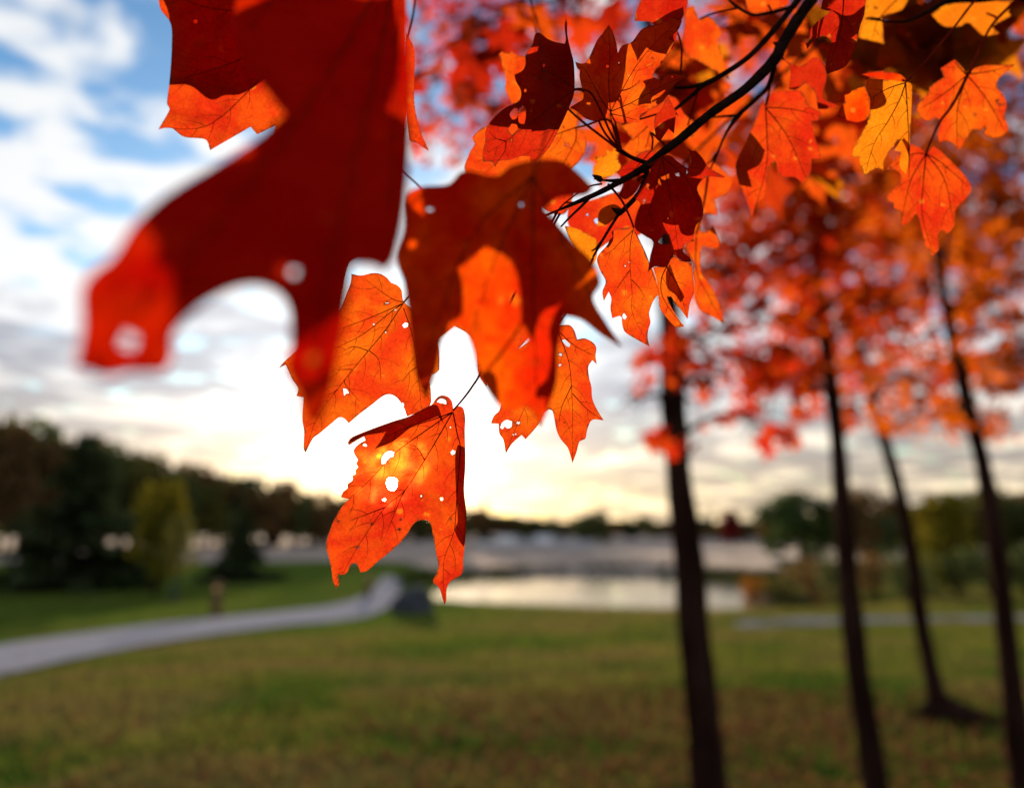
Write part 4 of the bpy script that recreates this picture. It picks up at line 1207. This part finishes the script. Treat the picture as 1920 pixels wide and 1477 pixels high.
# dark leaf at upper left of the branch
hero(BR, 'r7', [(790, -62), (800, 0), (803, 120), (830, 240), (855, 340), (862, 480), (860, 560), (850, 620), (810, 720), (750, 850), (700, 950), (650, 1040), (530, 1165), (500, 1160), (495, 1105), (420, 1105), (330, 1135), (240, 1145), (210, 1200), (190, 1155), (115, 1150), (108, 1080), (130, 980), (135, 890), (200, 790), (290, 710), (400, 660), (425, 600), (415, 550), (380, 490), (370, 440), (400, 425), (440, 400), (460, 350), (462, 270), (515, 190), (535, 110), (555, 92), (590, 105), (640, 145), (700, 170), (780, 185), (790, 150), (780, 60), (782, 0)],
     M['red'], (.352, .003, -.004), holes=[[(600, 375), (608, 345), (622, 365), (608, 405)], [(330, 760), (370, 710), (395, 712), (400, 760), (380, 800), (350, 805)], [(405, 720), (440, 690), (460, 720), (462, 780), (450, 840), (410, 835), (400, 800)], [(318, 890), (345, 840), (385, 845), (400, 880), (350, 930)]],
     dots=[(700, 380, 6), (690, 498, 7), (570, 460, 6), (458, 567, 10, 14), (790, 535, 7), (533, 445, 4), (345, 975, 7), (215, 1105, 4)], veins=[[(860, 560), (720, 660), (580, 770), (430, 880), (300, 980), (130, 1090)], [(860, 550), (740, 460), (620, 400), (500, 300)], [(860, 565), (740, 800), (640, 1000), (530, 1150)], [(300, 980), (220, 960), (160, 900)], [(300, 980), (290, 1060), (215, 1180)]],
     petiole=('r7', [(860, 556), (930, 557), (1020, 620), (1150, 900), (1236, 1055)], .381), label='dark red leaf with a tall spike lobe and ragged holes', seed=9, vw=2.0)
hero(BR, 'r7', [(240, 270), (265, 250), (320, 265), (345, 245), (400, 280), (460, 290), (560, 400), (540, 600), (470, 650), (350, 675), (310, 600), (290, 540), (300, 500), (280, 400)], M['orange'], (.405, .002, .003), seed=10, petiole=('r7', [(540, 560), (700, 620), (900, 800), (1236, 1060)], .381))
hero(BR, 'r7', [(865, 330), (900, 345), (960, 340), (1000, 260), (1050, 150), (1090, 100), (1140, 30), (1170, 80), (1200, 170), (1215, 260), (1250, 200), (1330, 170), (1420, 60), (1560, 20), (1680, -30), (1740, 0), (1710, 70), (1640, 140), (1680, 160), (1650, 230), (1600, 300), (1560, 360), (1520, 400), (1500, 450), (1560, 490), (1620, 440), (1810, 440), (1700, 500), (1640, 580), (1580, 660), (1480, 720), (1400, 770), (1390, 825), (1280, 830), (1170, 835), (1155, 745), (1140, 780), (1080, 805), (1020, 818), (950, 795), (900, 755), (860, 725), (820, 710), (880, 670), (930, 640), (940, 590), (920, 540), (900, 440), (912, 400), (885, 390)],
     M['orange'], (.375, .002, -.003), dots=[(1130, 370, 12), (1225, 340, 8), (1500, 300, 4), (1660, 455, 8)], veins=[[(1155, 740), (1230, 600), (1360, 375), (1500, 200), (1680, 20)], [(1155, 740), (1300, 680), (1450, 600), (1600, 520), (1780, 445)], [(1155, 740), (1140, 500), (1150, 300), (1140, 60)], [(1155, 740), (1080, 640), (960, 420), (880, 340)], [(1250, 570), (1330, 540), (1400, 480)], [(1170, 760), (1260, 780), (1370, 810)]],
     petiole=('px', [(1144.7, 209.6), (1150, 240), (1158, 265), (1163, 281)], .38), label='broad many-lobed leaf glowing amber at its heart above the fork', seed=11, vw=2.2)
# leaves that overlap it on the sun side and keep parts of it in shade
hero(BR, 'r7', [(880, 350), (960, 330), (1050, 150), (1140, 60), (1210, 260), (1190, 480), (1160, 740), (1080, 800), (960, 790), (850, 715), (930, 640), (920, 500)], M['red'], (.392, .002, -.003), seed=12, petiole=('r7', [(1160, 730), (1200, 860), (1240, 1055)], .382))
hero(BR, 'r7', [(1230, 300), (1420, 100), (1560, 30), (1690, -20), (1700, 60), (1630, 150), (1650, 240), (1540, 370), (1500, 445), (1440, 430), (1360, 368), (1290, 470)], M['red'], (.395, .002, -.003), seed=13, petiole=('px', [(1270, 60), (1278, 90), (1275, 140), (1266, 165)], .41))
hero(BR, 'r7', [(1450, 510), (1560, 490), (1640, 440), (1800, 442), (1690, 500), (1640, 580), (1560, 665), (1480, 715), (1395, 770), (1390, 820), (1290, 825), (1310, 740), (1350, 680), (1340, 620), (1440, 590)], M['red'], (.394, .002, -.003), seed=14, petiole=('px', [(1200, 224), (1230, 215), (1266, 205)], .41))
hero(BR, 'r7', [(1620, 600), (1680, 720), (1715, 780), (1690, 760), (1675, 920), (1630, 880), (1560, 985), (1530, 960), (1515, 800), (1580, 700)], M['red'], (.36, .002, .003), seed=15, petiole=('px', [(1251, 178), (1258, 170), (1263, 166)], .41))
hero(BR, 'r7', [(1010, 1200), (1045, 1150), (1025, 1110), (1115, 1100), (1120, 1050), (1160, 1070), (1190, 1040), (1230, 1060), (1215, 1130), (1240, 1190), (1160, 1270), (1020, 1300)], M['amber'], (.40, .002, .003), seed=16, petiole=('px', [(1155, 282), (1170, 290), (1182, 294)], .38))
hero(BR, 'r7', [(0, 1080), (45, 1000), (25, 960), (60, 910), (135, 860), (300, 800), (600, 690), (830, 720), (900, 760), (880, 870), (940, 920), (960, 1000), (930, 1100), (890, 1160), (700, 1300), (300, 1330), (0, 1280), (-40, 1200)], M['orange'], (.415, .002, -.004), dots=[(797, 1015, 14, 9)], veins=[[(870, 870), (700, 930), (400, 1050), (60, 1150)], [(870, 870), (860, 1000), (700, 1280)]], petiole=('r7', [(870, 870), (960, 850), (1145, 812), (1240, 1040)], .382), label='broad orange leaf behind the spiked dark red leaf', seed=17)
hero(BR, 'r7', [(1245, 860), (1390, 790), (1480, 720), (1580, 660), (1620, 600), (1700, 640), (1760, 760), (1900, 860), (1800, 960), (1560, 980), (1480, 1060), (1300, 1080), (1260, 1040), (1330, 960)], M['orange'], (.43, .004, -.003), veins=[[(1460, 860), (1330, 980)], [(1480, 900), (1440, 1050)]], petiole=('px', [(1290, 235), (1300, 200), (1310, 165)], .41), seed=18)
# leaves around the fork, behind
hero(BR, 'px', [(1070, 385), (1110, 375), (1160, 360), (1200, 370), (1215, 400), (1200, 440), (1150, 450), (1120, 470), (1085, 440), (1065, 420)], M['redorange'], (.42, .002, .003), dots=[(1119, 415, 5), (1101, 403, 2)], seed=19, petiole=('px', [(1170, 370), (1190, 345), (1205, 330)], .385))
hero(BR, 'px', [(1015, 350), (1035, 335), (1068, 345), (1075, 365), (1060, 400), (1035, 400), (1015, 385)], M['redorange'], (.41, .002, .003), seed=20, petiole=('px', [(1060, 380), (1075, 380), (1088, 378)], .366))
hero(BR, 'px', [(1058, 423), (1085, 430), (1108, 442), (1120, 452), (1118, 485), (1108, 500), (1088, 480), (1070, 455)], M['amber'], (.395, .002, .003), seed=21, petiole=('px', [(1110, 470), (1118, 465), (1130, 450)], .37))
hero(BR, 'px', [(1125, 395), (1150, 383), (1165, 390), (1160, 400), (1140, 420), (1120, 425)], M['amber'], (.39, .002, .003), seed=22, petiole=('px', [(1160, 392), (1168, 394), (1174, 388)], .375))
hero(BR, 'px', [(1320, 300), (1345, 310), (1375, 335), (1365, 360), (1340, 375), (1345, 405), (1318, 400), (1310, 440), (1350, 455), (1345, 470), (1300, 450), (1290, 380), (1300, 320)], M['orange'], (.47, .003, .003), seed=23, petiole=('px', [(1325, 308), (1335, 300), (1342, 290)], .435))
# leaf in front of the twig at the right
hero(BR, 'r6', [(340, 700), (370, 620), (480, 600), (570, 600), (620, 690), (700, 740), (690, 790), (640, 800), (660, 900), (710, 1050), (640, 1050), (630, 1140), (575, 1210), (530, 1170), (430, 1160), (400, 1070), (360, 1100), (330, 1310), (290, 1330), (245, 1425), (200, 1300), (160, 1210), (140, 1080), (200, 950), (280, 760), (320, 660)],
     M['redorange'], (.428, .003, .003), veins=[[(335, 710), (345, 900), (340, 1100), (260, 1400)], [(335, 710), (480, 900), (600, 1170)], [(335, 710), (500, 720), (680, 760)]], petiole=('px', [(1435, 200), (1440, 180), (1450, 130)], .42), label='bright orange leaf hanging in front of the blurred crown', seed=24)
hero(BR, 'r6', [(720, -40), (1000, -30), (985, 100), (960, 170), (920, 340), (860, 440), (740, 490), (730, 440), (770, 270), (720, 240), (660, 260), (610, 325), (600, 290), (560, 290), (620, 260), (640, 180), (760, 80), (700, 60)], M['red'], (.375, .003, .003), veins=[[(850, 0), (830, 200), (750, 460)]], petiole=('px', [(1580, -8), (1565, -30), (1550, -30)], .43), label='dark red leaf hanging beside the thick end of the branch', seed=25)
hero(BR, 'r6', [(450, 390), (560, 440), (650, 380), (700, 400), (740, 490), (720, 640), (820, 700), (740, 720), (680, 720), (660, 610), (600, 550), (540, 590), (490, 590), (500, 450)], M['red'], (.42, .003, .003), seed=26, petiole=('px', [(1470, 112), (1462, 108), (1455, 108)], .412))
hero(BR, 'z4', [(20, 60), (60, 30), (90, 110), (160, 100), (220, 190), (200, 230), (230, 330), (265, 450), (150, 380), (80, 340), (30, 320), (0, 250)], M['orange'], (.45, .003, .003), seed=27, petiole=('px', [(1312, 36), (1340, 25), (1385, 15)], .434))
hero(BR, 'px', [(1395, -20), (1480, -20), (1480, 8), (1440, 22), (1410, 26), (1400, 10)], M['orange'], (.44, .003, .003), seed=28, petiole=('px', [(1440, 10), (1445, 18), (1446, 24)], .429))
hero(BR, 'px', [(1215, -15), (1275, -20), (1290, 5), (1275, 45), (1262, 95), (1240, 85), (1225, 45), (1190, 40), (1195, 15)], M['red'], (.39, .003, .003), seed=29, petiole=('px', [(1268, -10), (1300, -35), (1370, -10)], .438))

# unseen leaves added behind the two soft ones, shaped to shade them
hero(BR, 'px', [(512, 250), (528, 205), (560, 175), (620, 150), (690, 165), (738, 150), (745, 300), (735, 420), (725, 455), (700, 480), (658, 492), (640, 560), (622, 600), (600, 590), (585, 540), (575, 470), (575, 420), (530, 420), (495, 340), (520, 290)], M['orange'], (.300, .002, .002), veins=[[(720, 300), (640, 380), (590, 450)]], petiole=('px', [(735, 300), (850, 400), (960, 420), (1045, 396)], .361), seed=30)
hero(BR, 'px', [(772, 520), (800, 470), (850, 440), (930, 445), (1000, 470), (1040, 520), (1030, 580), (985, 640), (945, 680), (925, 690), (912, 725), (897, 700), (893, 655), (880, 628), (852, 611), (824, 632), (800, 640), (778, 590)], M['orange'], (.365, .002, .002), veins=[[(1020, 480), (900, 560), (800, 620)]], petiole=('px', [(1020, 480), (1035, 430), (1050, 400)], .361), seed=31)
hero(BR, 'r7', [(560, 130), (640, 170), (760, 200), (830, 330), (845, 560), (800, 700), (700, 900), (560, 1050), (450, 1060), (430, 960), (500, 800), (480, 560), (520, 330)], M['red'], (.372, .003, -.004), seed=32, petiole=('r7', [(845, 560), (960, 600), (1100, 900), (1236, 1056)], .381))  # unseen leaf added close behind the spiked dark red leaf to shade it
hero(BR, 'r8', [(300, 700), (480, 640), (700, 650), (750, 760), (750, 920), (700, 1000), (670, 1100), (570, 1170), (500, 1150), (480, 1060), (380, 1060), (200, 1000), (215, 860)], M['red'], (.352, .003, .002), seed=33, petiole=('r8', [(420, 680), (380, 560), (300, 470)], .379))  # unseen leaf added behind the dark leaf at the fork, keeping sun off it
# --- right-hand twig with the amber and orange leaves
BR2 = empty('maple_branch', at(1960, -60, .46))
tag(BR2, 'thin red twig holding the sharp amber leaf and two orange leaves', 'branch')
twig(BR2, [(1990, -90, .47, 8), (1905, 0, .45, 6), (1862, 45, .44, 5), (1840, 85, .435, 4), (1818, 138, .425, 4)], mat=M['petiole'])
twig(BR2, [(1990, -90, .47, 8), (1880, -40, .45, 6), (1830, 0, .44, 5), (1790, 50, .42, 4), (1745, 105, .40, 3.5), (1698, 154, .392, 3)], mat=M['petiole'])
twig(BR2, [(1960, 8, .46, 10), (1900, -6, .45, 12), (1830, -2, .445, 14), (1780, 1, .445, 10), (1700, 40, .44, 5), (1625, 35, .44, 3)])
hero(BR2, 'r5', [(522, 205), (400, 190), (255, 180), (240, 240), (270, 330), (265, 420), (250, 490), (210, 570), (160, 660), (138, 735), (190, 740), (205, 810), (235, 878), (270, 840), (330, 815), (365, 832), (370, 770), (410, 700), (470, 620), (490, 605), (520, 660), (545, 740), (548, 900), (553, 700), (560, 500), (568, 230), (545, 205)],
     M['amber'], (.388, .002, .002), veins=[[(522, 210), (480, 330), (400, 480), (300, 640), (235, 860)], [(522, 210), (400, 250), (270, 325)], [(522, 210), (540, 500), (548, 880)]], flaps=[[(545, 745), (525, 860), (480, 800), (492, 700), (440, 692), (490, 612), (520, 655)]], petiole=('px', [(1698, 154), (1702, 150), (1707, 145)], .393), label='amber leaf with a forked tip and a folded dark edge', seed=40)
hero(BR2, 'r5', [(245, 225), (272, 400), (255, 460), (170, 490), (40, 450), (50, 400), (95, 340), (90, 300), (160, 260)], M['deep'], (.397, .002, .002), seed=41, petiole=('px', [(1625, 165), (1660, 158), (1696, 155)], .394))
hero(BR2, 'r5', [(210, 150), (350, 125), (480, 150), (522, 190), (505, 310), (460, 320), (410, 260), (380, 215), (300, 180)], M['deep'], (.404, .002, .002), seed=42, petiole=('px', [(1692, 150), (1697, 153), (1699, 153)], .394))
hero(BR2, 'r5', [(955, 155), (920, 90), (870, 45), (770, 110), (795, 170), (690, 240), (690, 270), (605, 375), (620, 450), (680, 480), (740, 460), (770, 490), (750, 560), (755, 630), (820, 625), (865, 650), (905, 690), (960, 600), (1000, 545), (1060, 550), (1080, 530), (1085, 580), (1150, 600), (1215, 580), (1255, 535), (1225, 440), (1240, 370), (1220, 300), (1170, 240), (1180, 190), (1300, 80), (1200, 85), (1100, 85), (1020, 105), (970, 140)],
     M['orange'], (.435, .003, .002), dots=[(1015, 435, 6), (1170, 340, 9), (1190, 365, 7)], veins=[[(960, 155), (890, 400), (890, 670)], [(960, 155), (1100, 330), (1230, 560)], [(960, 155), (780, 300), (620, 400)], [(965, 150), (1120, 130), (1280, 85)], [(955, 155), (900, 100), (870, 60)]], petiole=('px', [(1813, 140), (1818, 138), (1826, 112)], .43), label='orange spreading leaf on the right with a stalk crossing it', seed=43)
hero(BR2, 'r5', [(668, 715), (620, 665), (565, 645), (545, 660), (470, 720), (380, 835), (450, 830), (485, 860), (470, 920), (400, 1000), (380, 1050), (435, 1065), (440, 1100), (490, 1130), (480, 1230), (530, 1210), (600, 1140), (625, 1200), (640, 1290), (670, 1380), (720, 1440), (760, 1390), (755, 1320), (780, 1260), (830, 1285), (865, 1220), (880, 1110), (960, 1020), (990, 960), (960, 890), (880, 800), (800, 720), (720, 655)],
     M['redorange'], (.428, .002, .003), veins=[[(668, 715), (650, 900), (640, 1150), (720, 1430)], [(668, 715), (800, 900), (860, 1200)], [(668, 715), (780, 780), (970, 950)], [(668, 715), (560, 900), (490, 1200)], [(668, 715), (560, 720), (400, 830)]], petiole=('r5', [(668, 712), (720, 580), (770, 480), (860, 360), (968, 145)], .425), label='red-orange leaf with a long drooping point on the right', seed=44, pw=5)
hero(BR2, 'r6', [(1000, -40), (1290, -40), (1266, 20), (1230, 70), (1100, 110), (1120, 292), (950, 250), (985, 100)], M['amber'], (.46, .002, .003), dots=[(1060, 50, 5), (1007, 48, 4)], veins=[[(1200, 0), (1080, 130), (1040, 260)]], petiole=('px', [(1640, 34), (1625, 35), (1650, 36)], .44), seed=45)
hero(BR2, 'z4', [(1400, 85), (1480, 30), (1690, 10), (1860, 0), (1830, 70), (1850, 90), (1740, 150), (1780, 190), (1690, 200), (1610, 130), (1560, 150), (1470, 150)], M['amber'], (.47, .002, .003), seed=46, petiole=('px', [(1850, 25), (1862, 30), (1870, 35)], .442))

# --- near twig above the lens with the large soft leaves
BR3 = empty('maple_branch', at(820, -160, .22))
tag(BR3, 'twig just above the view holding the large soft dark red leaves', 'branch')
twig(BR3, [(1150, -260, .30, 16), (950, -190, .26, 14), (800, -150, .22, 13), (640, -130, .20, 11), (480, -120, .22, 9), (380, -110, .26, 6)])
hero(BR3, 'px', [(760, -120), (600, -110), (470, -60), (440, 20), (450, 100), (500, 170), (535, 215), (480, 262), (400, 312), (310, 366), (250, 420), (210, 480), (168, 514), (151, 545), (152, 615), (138, 690), (200, 706), (240, 699), (306, 697), (324, 668), (327, 626), (370, 580), (430, 546), (480, 536), (520, 550), (540, 580), (543, 640), (535, 690), (560, 740), (575, 790), (598, 790), (620, 740), (640, 650), (655, 560), (657, 497), (700, 500), (720, 512), (742, 485), (760, 400), (768, 300), (770, 180), (765, 60), (762, -40)],
     M['crimson'], (.163, .006, -.010), bend=.0025, dots=[(240, 640, 16), (552, 510, 9, 7), (366, 40, 5)], veins=[[(755, -110), (640, 100), (480, 330), (250, 600)], [(755, -110), (690, 200), (620, 500), (590, 770)], [(755, -110), (560, -40), (460, 60)], [(755, -110), (745, 150), (735, 470)]], petiole=('px', [(755, -110), (770, -130), (790, -148)], .22), label='very large soft dark red leaf nearest the lens', seed=50, wave=.004, vw=6, pw=12)
hero(BR3, 'px', [(620, -80), (295, -40), (300, 15), (320, 45), (322, 90), (318, 150), (313, 195), (318, 205), (297, 243), (320, 240), (345, 257), (385, 262), (394, 282), (470, 238), (482, 252), (540, 225), (620, 200), (680, 120), (660, 0)],
     M['redorange'], (.33, .002, .002), dots=[(366, 41, 4)], veins=[[(640, -40), (520, 110), (400, 230), (310, 240)], [(640, -40), (450, 20), (310, -10)], [(560, 60), (430, 120), (330, 150)]], petiole=('px', [(640, -70), (600, -110), (560, -125)], .21), label='red leaf with a sunlit lower lobe against the blue sky', seed=51, wave=.006)
hero(BR3, 'px', [(640, -90), (310, -60), (305, -10), (325, 45), (328, 90), (323, 150), (322, 192), (345, 188), (375, 192), (400, 212), (418, 214), (475, 186), (540, 158), (560, 215), (640, 190), (670, 40)], M['dusk'], (.339, .002, .002), seed=52, petiole=('px', [(640, -80), (600, -115), (540, -123)], .215))  # unseen leaf added on the sun side, cut to shade the red leaf's top
hero(BR3, 'px', [(765, 365), (790, 350), (840, 345), (870, 320), (930, 330), (960, 310), (1010, 300), (1060, 305), (1112, 350), (1100, 365), (1045, 372), (1020, 392), (1045, 420), (1080, 460), (1110, 490), (1125, 530), (1112, 560), (1140, 610), (1168, 652), (1130, 630), (1090, 600), (1060, 592), (1046, 650), (1042, 720), (1014, 804), (990, 765), (945, 768), (905, 715), (888, 660), (874, 622), (855, 610), (830, 635), (818, 690), (800, 750), (780, 705), (770, 620), (757, 530), (745, 490), (760, 430)],
     M['deep'], (.245, .003, .001), dots=[(806, 393, 5, 3), (976, 384, 3), (965, 562, 9, 12), (977, 640, 9, 18)], veins=[[(1000, 330), (930, 480), (880, 640)], [(1000, 330), (880, 450), (790, 700)], [(1000, 330), (1000, 560), (1010, 790)], [(1000, 330), (1080, 500), (1150, 640)]], petiole=('px', [(1000, 330), (1030, 200), (1000, 20), (950, -185)], .26), label='large soft dark red leaf glowing amber in two patches below the branch', seed=53, wave=.004, vw=4, pw=5)
hero(BR3, 'px', [(762, 60), (778, 100), (776, 180), (785, 235), (804, 283), (780, 268), (768, 262), (760, 150)], M['redorange'], (.34, .002, .002), seed=54, petiole=('px', [(765, 70), (780, 0), (800, -140)], .225))

# ------------------------------------------------------------------ ordinary leaves on twigs farther back
GEN = []
for i in range(5):
    ol = dense(maple_outline(i), 0.03, 125)
    v2, f2 = triangulate(ol, [], 0.085)
    me = bpy.data.meshes.new('leaf')
    r = random.Random(i)
    c1, c2 = r.uniform(.15, .45), r.uniform(.1, .35)
    vv = []
    for x, y in v2:
        z_ = -c1 * x * x - c2 * (y + .35) ** 2 + 0.10 * abs(x) + 0.05 * mnoise.noise(Vector((x * 4, y * 4, i)))
        vv.append((x, y, z_))
    me.from_pydata(vv, [], f2)
    me.polygons.foreach_set('use_smooth', [True] * len(me.polygons))
    me.materials.append(M['orange'])
    vs_, fs_ = [], []
    for tip in ((0, -1.02), (.55, -.24), (-.55, -.24), (.3, .06), (-.3, .06)):
        pts = []
        for t_ in np.linspace(0, 1, 6):
            x, y = tip[0] * t_, tip[1] * t_
            pts.append(Vector((x, y, -c1 * x * x - c2 * (y + .35) ** 2 + 0.10 * abs(x) + 0.05 * mnoise.noise(Vector((x * 4, y * 4, i))) + 0.006)))
        a, b_ = tube(pts, list(np.linspace(.012, .003, 6)), 5)
        o_ = len(vs_); vs_ += [tuple(q) for q in a]; fs_ += [tuple(k + o_ for k in q) for q in b_]
    vm = bpy.data.meshes.new('vein'); vm.from_pydata(vs_, [], fs_); vm.materials.append(M['vein'])
    GEN.append((me, vm))
SUNLIT = [at(x_, y_, d_) for x_, y_, d_ in ((1640, 200, .388), (1640, 250, .388), (1660, 180, .388), (1620, 300, .388), (1690, 220, .388), (1760, 180, .435), (1800, 160, .435), (1860, 140, .435), (1800, 230, .435), (1860, 230, .435),
    (1740, 300, .428), (1700, 350, .428), (1760, 350, .428), (1800, 340, .428), (1740, 420, .428), (1410, 300, .428), (1460, 220, .428), (1480, 280, .428), (1420, 360, .428), (1510, 300, .428), (1300, 60, .45), (1330, 90, .45), (1340, 140, .45),
    (1370, 520, .45), (1320, 470, .45), (1330, 340, .47), (1200, 130, .375), (1190, 170, .375), (1140, 310, .40), (1650, 60, .46), (1640, 20, .46), (1800, 30, .47), (1860, 40, .47), (1270, 240, .43), (1320, 230, .43), (1380, 250, .43), (1180, 520, .37), (1200, 580, .37), (1290, 540, .37))]
def shades(P_, rad):
    for T_ in SUNLIT:
        v_ = P_ - T_; s_ = v_.dot(SUND)
        if s_ > 0.01 and (v_ - SUND * s_).length < rad:
            return True
    return False
def back_branch(label, pts, per, size, mats, droop=1.0, seed=0):
    r = random.Random(seed)
    e = empty('maple_branch', at(*pts[0][:3]))
    tag(e, label, 'branch')
    twig(e, pts)
    sp = spline(pts, 10)
    n_ = len(sp)
    org = wloc(e)
    for i in range(per):
        q = sp[int((i + .5) / per * (n_ - 1))]
        for side in (-1, 1):
            a0 = at(q[0], q[1], q[2])
            ln = r.uniform(.03, .055)
            dirn = Vector((side * r.uniform(.3, 1.0), r.uniform(-.8, .8), -r.uniform(.2, .9) * droop)).normalized()
            a1 = a0 + dirn * ln
            s_ = size * r.uniform(.75, 1.2)
            if shades(a1 + Vector((0, 0, -.45 * s_)), .52 * s_):
                continue
            nrm = Vector((r.gauss(0, .45), -1 + r.gauss(0, .3), .15 + r.gauss(0, .4))).normalized()
            y_ = Vector((-side * r.uniform(-.1, .7), 0.2 * r.gauss(0, 1), 1.0))
            y_ = (y_ - nrm * y_.dot(nrm)).normalized()
            x_ = y_.cross(nrm)
            rot = Matrix((x_, y_, nrm)).transposed().to_4x4()
            me, vm = GEN[r.randrange(5)]
            lf = bpy.data.objects.new('leaf', me); COL.objects.link(lf)
            lf.parent = e
            lf.matrix_basis = Matrix.Translation(a1 - org) @ rot @ Matrix.Scale(s_, 4)
            lf.material_slots[0].link = 'OBJECT'; lf.material_slots[0].material = M[r.choice(mats)]
            vn = bpy.data.objects.new('vein', vm); COL.objects.link(vn); vn.parent = lf
            # stalk in the leaf's own frame
            inv = (Matrix.Translation(a1) @ rot @ Matrix.Scale(s_, 4)).inverted()
            m_ = a0.lerp(a1, .5) + Vector((0, 0, .006))
            v_, f_ = tube([inv @ a0, inv @ m_, inv @ a1], [.011 * .08 / size, .009 * .08 / size, .010 * .08 / size], 6)
            pm = bpy.data.meshes.new('petiole'); pm.from_pydata([tuple(w) for w in v_], [], f_); pm.materials.append(M['petiole'])
            po = bpy.data.objects.new('petiole', pm); COL.objects.link(po); po.parent = lf
    return e
OR = ['orange', 'orange', 'redorange', 'amber', 'orange']
back_branch('soft orange-leaved maple branch behind the main fork', [(1700, -70, .66, 8), (1560, 60, .63, 7), (1430, 170, .60, 6), (1330, 260, .58, 5), (1250, 340, .56, 3)], 9, .085, OR, seed=1)
back_branch('soft orange-leaved maple branch above the broad amber leaf', [(1520, -80, .80, 8), (1400, 0, .78, 7), (1300, 70, .76, 6), (1210, 150, .74, 5), (1150, 210, .72, 3)], 9, .085, OR, seed=2)
back_branch('blurred orange maple branch reaching down towards the thick trunk', [(1850, -90, 1.0, 9), (1720, 0, .96, 8), (1600, 90, .93, 7), (1490, 190, .9, 6), (1420, 270, .87, 3)], 9, .085, OR, seed=3)
back_branch('blurred red maple branch crossing the sky above the spiked leaf', [(1350, -70, 1.25, 8), (1150, -30, 1.2, 7), (1000, 10, 1.18, 6), (880, 60, 1.15, 5), (800, 110, 1.12, 3)], 8, .08, ['red', 'redorange', 'orange', 'red'], seed=4)
back_branch('soft amber and red maple branch along the top right corner', [(1960, -70, .72, 7), (1830, -40, .70, 6), (1710, 0, .68, 5), (1620, 60, .66, 3)], 6, .085, ['amber', 'red', 'orange'], seed=5)
